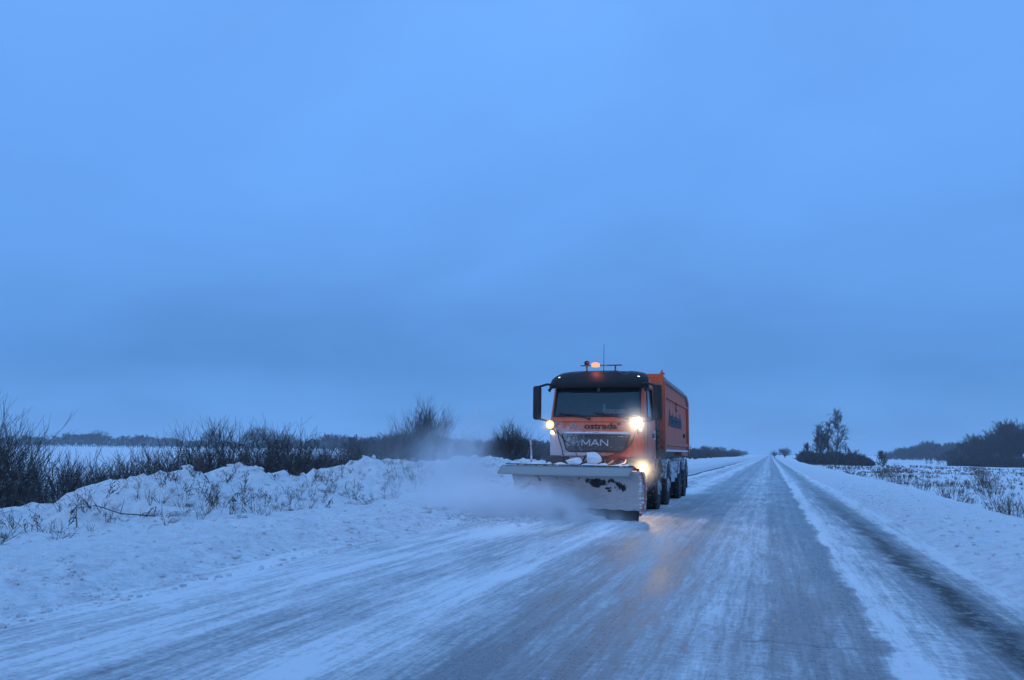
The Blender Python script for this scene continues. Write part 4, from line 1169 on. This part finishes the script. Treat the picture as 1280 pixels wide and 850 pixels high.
def pl_hill(r, u_):
    return 46 + r.uniform(0, 95) ** 1.0, 250 + r.uniform(-18, 40)
def h_hill(x, y, r):
    t_ = x * 250 / y
    return float(np.interp(t_, [43, 48, 53, 60, 66, 90, 140], [1.8, 4.5, 7.6, 10.6, 11.2, 11.5, 10])) * r.uniform(.82, 1.02)
wood('dark_wood', 170, pl_hill, h_hill, .75, .0075, 'dark bare wood rising at the right edge of the picture', 21)
tag(hedge_mass('wood_edge', 44.5, 100, 236, 3.1, .09, 2600, 8, lambda u_: .9 + .1 * math.sin(u_ * 40)), 'dark band of undergrowth along the foot of the wood at the right edge', 'undergrowth', kind='stuff')
def pl_far(r, u_): return 74 + u_ * 75 + r.normal(0, 1), 600 + r.uniform(-12, 12)
def h_far(x, y, r): return float(np.interp(x, [74, 84, 96, 103, 108, 118, 150], [4, 7, 8.5, 11, 8.6, 10.5, 9])) * r.uniform(.8, 1.03)
wood('far_wood', 120, pl_far, h_far, 1.1, .012, 'low blue-grey wood beyond the strip of snowy field on the right', 22)
# far treeline across the left fields
def pl_left(r, u_):
    px = -40 + 720 * u_; t_ = (px - 640) / 1000; y = 520 + r.uniform(-10, 20) - 120 * sm(np.array(px), 250, 520)
    th = math.atan(t_) - math.radians(17.85); return float(y * math.tan(th)), float(y)
def h_left(x, y, r): return (6.9 + 1.6 * math.sin(x * .021) + 1.0 * math.sin(x * .09)) * r.uniform(.72, 1.08)
wood('far_treeline', 260, pl_left, h_left, 1.35, .0125, 'low distant treeline across the snowy field along the left skyline', 23, dens=.8)
def pl_mid(r, u_):
    px = 440 + 420 * u_; t_ = (px - 640) / 1000; y = 150 + r.uniform(-15, 25) + u_ * 60
    th = math.atan(t_) - math.radians(17.85); return float(y * math.tan(th)), float(y)
wood('middle_wood', 120, pl_mid, lambda x, y, r: r.uniform(3.2, 4.6), 1.0, .0125, 'darker low scrub wood behind the hedge to the left of the lorry', 24, dens=.9)
def pl_road(r, u_):
    y = 230 + 900 * u_ ** 1.5; return -22 - u_ * 8 + r.uniform(-6, 3), y
wood('roadside_wood', 130, pl_road, lambda x, y, r: r.uniform(2.5, 4.2) + .8 * math.sin(y * .02), 1.0, .012, 'blurred low trees lining the far left of the road behind the lorry', 25, dens=.8)

# ------------------------------------------------------------------ dry weeds on the left bank
def weed_arrays(r, kind):
    B = TB()
    if kind == 'tuft':
        for i in range(r.integers(9, 16)):
            a_ = r.uniform(0, 6.28); L = r.uniform(.14, .36); d = norm(np.array([math.cos(a_) * .5, math.sin(a_) * .5, 1.]))
            pts, _ = wander(r, np.array([math.cos(a_) * .05, math.sin(a_) * .05, -.03]), d, L, 4, .16, -.10); B.tube(pts, np.linspace(.0048, .0018, 5))
    elif kind == 'stalk':
        for i in range(r.integers(1, 4)):
            L = r.uniform(.25, .55); pts, d = wander(r, np.array([r.normal(0, .05), r.normal(0, .05), -.04]), norm(np.array([r.normal(0, .22), r.normal(0, .22), 1.])), L, 6, .07, .0)
            B.tube(pts, np.linspace(.0060, .0028, 7))
            for j in range(r.integers(5, 10)):
                k = r.integers(2, 6); a2 = r.uniform(0, 6.28); p2, _ = wander(r, pts[k], norm(np.array([math.cos(a2), math.sin(a2), .9])), L * r.uniform(.12, .32), 3, .12, .05)
                B.tube(p2, np.linspace(.004, .0025, 4))
                e = p2[-1]; B.tube(np.array([e, e + [0, 0, .012], e + [0, 0, .026]]), [.004, .012, .003])
    elif kind == 'dock':      # curled leaves hanging on a stem
        L = r.uniform(.25, .50); pts, d = wander(r, np.array([0, 0, -.04]), norm(np.array([r.normal(0, .3), r.normal(0, .3), 1.])), L, 6, .09, .0)
        B.tube(pts, np.linspace(.009, .005, 7))
        for j in range(r.integers(6, 13)):
            k = r.integers(1, 7); a2 = r.uniform(0, 6.28); q = pts[k]
            o_ = np.array([math.cos(a2), math.sin(a2), -.5]) * r.uniform(.02, .06)
            B.tube(np.array([q, q + o_, q + o_ * 1.5 - [0, 0, .03], q + o_ * 1.6 - [0, 0, .06]]), [.003, .007, .009, .003])
    else:                     # branchy low herb
        for i in range(r.integers(3, 7)):
            a_ = r.uniform(0, 6.28); L = r.uniform(.18, .42); pts, d = wander(r, np.array([0, 0, -.03]), norm(np.array([math.cos(a_) * .7, math.sin(a_) * .7, 1.])), L, 5, .12, .02)
            B.tube(pts, np.linspace(.0055, .0025, 6))
            for j in range(5):
                k = r.integers(1, 5); p2, _ = wander(r, pts[k], norm(d + r.normal(0, .6, 3)), L * .3, 2, .1, .04); B.tube(p2, np.linspace(.0035, .002, 3))
    return B
WK = [('tuft', 'dry_grass_tuft', m_weed2, 'tuft'), ('stalk', 'dry_weed', m_weed, 'stalk'), ('dock', 'dry_weed', m_weed, 'dock'), ('herb', 'dry_weed', m_weed, 'herb')]
LAB = {'tuft': 'tuft of pale dry grass blades poking out of the left snow bank',
       'stalk': 'upright brown weed stalk with little seed heads on the left snow bank',
       'dock': 'dark dead weed with curled hanging leaves on the left snow bank',
       'herb': 'low branching dead herb sticking out of the snow bank left of the road'}
GRP = {'tuft': 'dry grass tufts on the left bank', 'stalk': 'seeded weed stalks on the left bank', 'dock': 'curled-leaf weeds on the left bank', 'herb': 'low dead herbs on the left bank'}
wm = {}
for kd, nm, mt, _ in WK:
    wm[kd] = []
    for i in range(5):
        V, Q = weed_arrays(rg, kd).arrays(); o_ = put_quads(nm, V, Q, mt); me_ = o_.data; bpy.data.objects.remove(o_); wm[kd].append((nm, me_))
def put_weed(kd, x, y, s, lean=0.0):
    nm, me_ = wm[kd][rg.integers(0, 5)]
    o = bpy.data.objects.new(nm, me_); C.objects.link(o); o.location = (x, y, hz(x, y)); o.scale = (s, s, s)
    o.rotation_euler = (lean * .6, lean, rg.uniform(0, 6.28)); tag(o, LAB[kd], 'weed' if kd != 'tuft' else 'grass tuft', GRP[kd])
cl = [(-9.0, 7.6), (-9.3, 8.6), (-8.9, 9.3), (-9.6, 10.2), (-8.8, 10.9), (-8.8, 11.8), (-8.7, 12.4), (-8.6, 13.2), (-9.4, 11.6), (-10.0, 13.2), (-8.6, 14.0), (-9.6, 15.2), (-8.7, 15.6), (-10.1, 16.8), (-8.5, 17.2), (-8.7, 19.0), (-9.5, 21), (-8.4, 22.5)]
kinds = ['stalk', 'herb', 'dock', 'tuft']
for i in range(290):
    cx_, cy_ = cl[rg.integers(0, len(cl))]
    x, y = (cx_ + rg.normal(0, .32), cy_ + rg.normal(0, .5)) if i % 3 else (rg.uniform(-11.0, -8.4), rg.uniform(6.8, 24))
    if x > -8.15: x = -8.15 - rg.uniform(0, .5)
    put_weed(kinds[rg.choice(4, p=[.34, .26, .10, .30])], x, y, rg.uniform(.4, .95), rg.normal(0, .25))
# fallen stalks and grass along the crest
B = TB(); r = np.random.default_rng(9)
for i in range(1900):
    y = r.uniform(7, 34); x = r.uniform(-11.6, -8.4) if i % 3 else -10.3 + r.normal(0, .35); z = hz(x, y)
    if fbm(np.array([x * 1.1]), np.array([y * 1.1]), 2)[0] < -.03: continue
    a_ = r.uniform(0, 6.28); d = norm(np.array([math.cos(a_), math.sin(a_), r.uniform(.3, 1.3)])); pts, _ = wander(r, np.array([x, y, z - .02]), d, r.uniform(.08, .26), 3, .2, -.15)
    B.tube(pts, [.005, .0045, .003, .002])
o = B.build('thin_grass', m_weed2); tag(o, 'sparse bent dry grass blades scattered over the snow bank left of the road', 'grass', kind='stuff')
# fallen branch
B = TB(4); q = np.array([-9.05, 9.4, hz(-9.05, 9.4) + .22])
pts = np.array([[-9.25, 8.95, hz(-9.25, 8.95) + .20], [-9.15, 9.25, hz(-9.15, 9.25) + .24], [-9.05, 9.6, hz(-9.05, 9.6) + .10], [-8.9, 10.15, hz(-8.9, 10.15) + .0]])
B.tube(pts, [.003, .006, .008, .009])
for k in (1, 1, 2, 2):
    p2, _ = wander(r, pts[k], norm(r.normal(0, .6, 3) + np.array([0, .3, .3])), .22, 3, .15, 0); B.tube(p2, [.006, .005, .004, .003])
o = B.build('fallen_branch', m_weed); tag(o, 'broken brown branch lying across the snow of the near left bank', 'branch')

# ------------------------------------------------------------------ scrub right of the road
B = TB(); G = TB(); r = np.random.default_rng(12)
i = 0
while i < 10500:
    y = 9 + 190 * r.random() ** 1.5; x = 6.4 + (8 + y * .50) * r.random() ** 1.15
    dn = fbm(np.array([x * .30 + 50]), np.array([y * .16]), 4)[0] * 1.6
    if dn < r.uniform(-.22, .14): i += 1; continue
    i += 1; z = hz(x, y); sc = r.uniform(.12, .36) * (1 + 1.4 * max(0, dn)); rt = max(.003, y * .00024)
    T = B if r.random() < .65 else G
    for j in range(r.integers(2, 5)):
        pts, d = wander(r, np.array([x + r.normal(0, .08), y + r.normal(0, .08), z - .03]), norm(np.array([r.normal(0, .3), r.normal(0, .3), 1.])), sc * r.uniform(.6, 1.1), 3, .12, .0)
        T.tube(pts, np.linspace(rt, rt * .5, 4))
        for m in range(3):
            k = r.integers(1, 3); p2, _ = wander(r, pts[k], norm(d + r.normal(0, .6, 3)), sc * .35, 2, .1, .03); T.tube(p2, np.linspace(rt * .7, rt * .4, 3))
o = B.build('dead_scrub', m_weed); tag(o, 'dark dead weeds sticking through the snow all over the low ground right of the road', 'weeds', kind='stuff')
o = G.build('pale_scrub', m_weed2); tag(o, 'paler dead grass and stems mixed through the weeds on the low ground right of the road', 'grass', kind='stuff')
# bushes standing out of it
bp = []
for i in range(3):
    AB = shrub_arrays(rg, .85, 1.2, 20, 8, .008, .0045, .7, .04); bp.append(plant('scrub_bush', AB, m_weed))
sp = [(7.6, 31), (7.1, 38), (13, 34), (10, 44), (14.5, 45), (8.2, 52), (18, 50), (9.2, 65), (21, 60), (12.8, 58), (16, 72), (9.8, 82), (24, 76), (12.5, 96), (22, 100), (29, 96), (7.9, 60), (8.6, 74), (33, 110), (10.6, 120), (27, 70), (17, 38), (20, 42)]
for i, (x, y) in enumerate(sp):
    s = rg.uniform(.7, 1.1) * (1 + y / 160)
    if i < 3: o = bp[i]; o.location = (x, y, hz(x, y) - .05); o.scale = (s, s, s)
    else: o = copy_thing(bp[i % 3], (x, y, hz(x, y) - .05), rg.uniform(0, 6), s)
    tag(o, 'small brown leafless bush standing up out of the weedy snow right of the road', 'bush', 'small bushes in the scrub')

# loose snow lumps kicked onto the shoulders and beside the plough
B = MB(); rnd = random.Random(31)
def lumps(n, fx, fy, smin, smax, seed):
    r = np.random.default_rng(seed); V0 = []; m0 = bmesh.new(); bmesh.ops.create_icosphere(m0, subdivisions=1, radius=1)
    bv = np.array([v.co[:] for v in m0.verts]); bf = [[v.index for v in f.verts] for f in m0.faces]; m0.free()
    V, F, c = [], [], 0
    for i in range(n):
        x, y = fx(r), fy(r); s = smin + (smax - smin) * r.random() ** 4
        z = hz(x, y) if (x < -5.6 or x > 2.5) else float(road_z(np.array([x]), np.array([y]))[0])
        v = bv * (1 + r.normal(0, .18, (len(bv), 1))) * s * np.array([r.uniform(.8, 1.5), r.uniform(.8, 1.5), .7]) + [x, y, z + s * .25]
        V.append(v); F += [[a_ + c for a_ in f] for f in bf]; c += len(bv)
    return np.concatenate(V), F
V, F = lumps(3200, lambda r: -5.3 - abs(r.normal(0, 1.3)), lambda r: 3 + 30 * r.random() ** 1.6, .006, .036, 3)
o = put('snow_crumbs', V, F, m_snow); tag(o, 'loose crumbs of ploughed snow strewn over the left shoulder', 'snow crumbs', kind='stuff')
V, F = lumps(2600, lambda r: 2.5 + abs(r.normal(0, 1.1)), lambda r: 4 + 40 * r.random() ** 1.6, .006, .032, 4)
o = put('snow_crumbs', V, F, m_snow); tag(o, 'loose crumbs of snow strewn over the right shoulder', 'snow crumbs', kind='stuff')

# ------------------------------------------------------------------ blown snow off the plough
def cloud_material(name, blobs, col, nscale, amp, lo):
    """density = sum of soft ellipsoids (centre, radii, strength) broken up by noise; object coordinates are metres"""
    t = NT(name); o = t.obj(); total = None
    for (c, rad, k) in blobs:
        v = t.n('ShaderNodeVectorMath', {0: o, 1: c}, operation='SUBTRACT').outputs[0]
        v = t.n('ShaderNodeVectorMath', {0: v, 1: tuple(1 / q for q in rad)}, operation='MULTIPLY').outputs[0]
        l = t.n('ShaderNodeVectorMath', {0: v}, operation='LENGTH').outputs['Value']
        f = t.math('MULTIPLY', t.rng(l, 1.0, 0.0, 0.0, 1.0, True), k)
        total = f if total is None else t.math('ADD', total, f)
    n_ = t.rng(t.noise(t.scale(o, (1, 1, .8)), nscale, 8, 0.68, 0.9), lo, .72, 0, 1, True)
    d = t.math('MULTIPLY', total, t.math('ADD', t.math('MULTIPLY', n_, amp), 1 - amp))
    vol = t.n('ShaderNodeVolumePrincipled', {'Color': col + (1,), 'Density': d, 'Anisotropy': .1})
    t.t.links.new(vol.outputs[0], t.out.inputs['Volume']); return t.m
def cloud(name, blobs, label, nscale=1.2, amp=.7, lo=.3):
    lo_ = np.min([np.array(c) - np.array(r_) for c, r_, k in blobs], 0); hi = np.max([np.array(c) + np.array(r_) for c, r_, k in blobs], 0)
    m0 = MB(); m0.box(lo_[0], hi[0], lo_[1], hi[1], max(lo_[2], -.3), hi[2])
    o = m0.build(name, cloud_material(name + '_air', blobs, (.965, .98, 1.0), nscale, amp, lo))
    tag(o, label, 'snow cloud', kind='stuff'); return o
cloud('snow_spray', [((-4.9, 15.5, .1), (1.9, .9, .85), 9.0), ((-6.1, 16.1, .2), (1.5, 1.2, .8), 5.0), ((-3.4, 15.2, -.05), (1.3, .55, .50), 4.0), ((-4.3, 15.8, .1), (1.3, .7, .6), 9.0), ((-7.4, 17.0, .2), (1.8, 1.5, .7), 1.8)],
      'low churning spray of powder snow boiling along the face of the plough', 3.4, .93, .34)
cloud('drifting_snow', [((-7.7, 19.6, .8), (1.3, 2.0, 1.55), 1.5), ((-8.4, 20.4, 1.0), (1.3, 1.8, 1.5), .8), ((-7.3, 19.8, 1.7), (.6, 1.2, 1.1), .9), ((-9.8, 21.5, 1.0), (2.4, 2.4, 1.5), .30), ((-7.2, 18.0, .4), (1.9, 1.8, 1.0), .9)],
      'pale plume of blown snow drifting over the bank to the left of the lorry', 1.9, .92, .36)
lamp_pos = [(-2.76, 17.62, 1.97), (-4.79, 17.65, 1.91), (-2.68, 17.70, .985)]
cloud('lamp_halo_mist', [((-3.5, 17.2, 1.3), (2.0, .9, 1.4), .10)] + [(p_, (q_, q_, q_), k_) for p_, q_, k_ in zip(lamp_pos, (.6, .4, .6), (1.0, .5, 1.1))], 'thin snow mist added round the lamps before the cab for their halo', 2.5, .4, .3)  # mist centred on each lamp, added to spread its light into a halo

# the roll of snow the blade is pushing towards the bank
def wr(u_, v_):
    q = base + pp_(.22 + 1.15 * u_, .30 - .45 * v_ + .45 * u_, 0)
    h_ = (.06 + .34 * u_) * math.sin(math.pi * v_) ** .8 * min(1, (1 - u_) * 4)
    nn = float(fbm(np.array([q.x * 4]), np.array([q.y * 4 + v_ * 2]), 4)[0])
    q.z = h_ * (1 + 1.1 * nn) - .03; q.x += nn * .12; q.y += nn * .18 - .35 * u_ * (v_ - .5) * 2 * -1
    return q
w_ = MB(); w_.grid(wr, 110, 26); o = w_.build('snow_windrow', m_snow, None, True)
tag(o, 'churned roll of snow piling up before the left half of the plough', 'snow roll')
V, F = lumps(700, lambda r: -4.2 - abs(r.normal(0, 1.1)), lambda r: 15.2 + r.normal(0, .45), .012, .06, 6)
o = put('snow_crumbs', V, F, m_snow); tag(o, 'snow clods tumbling off the front of the plough', 'snow crumbs', kind='stuff')

V, F = lumps(900, lambda r: -8.2 - abs(r.normal(0, 1.2)), lambda r: 7 + 24 * r.random(), .012, .10, 8)
o = put('snow_clods', V, F, m_snow); tag(o, 'broken clods of old ploughed snow stuck on the left bank', 'snow clods', kind='stuff')

# ------------------------------------------------------------------ thin winter haze
hb = MB().box(-700, 700, -60, 1400, -8, 24).build('haze', None)
t = NT('winter_haze'); vol = t.n('ShaderNodeVolumePrincipled', {'Color': (0.85, 0.93, 1.0, 1), 'Density': 0.00035, 'Anisotropy': 0.2})
t.t.links.new(vol.outputs[0], t.out.inputs['Volume']); hb.data.materials.append(t.m); tag(hb, 'thin blue winter haze over the fields', 'haze', kind='stuff')
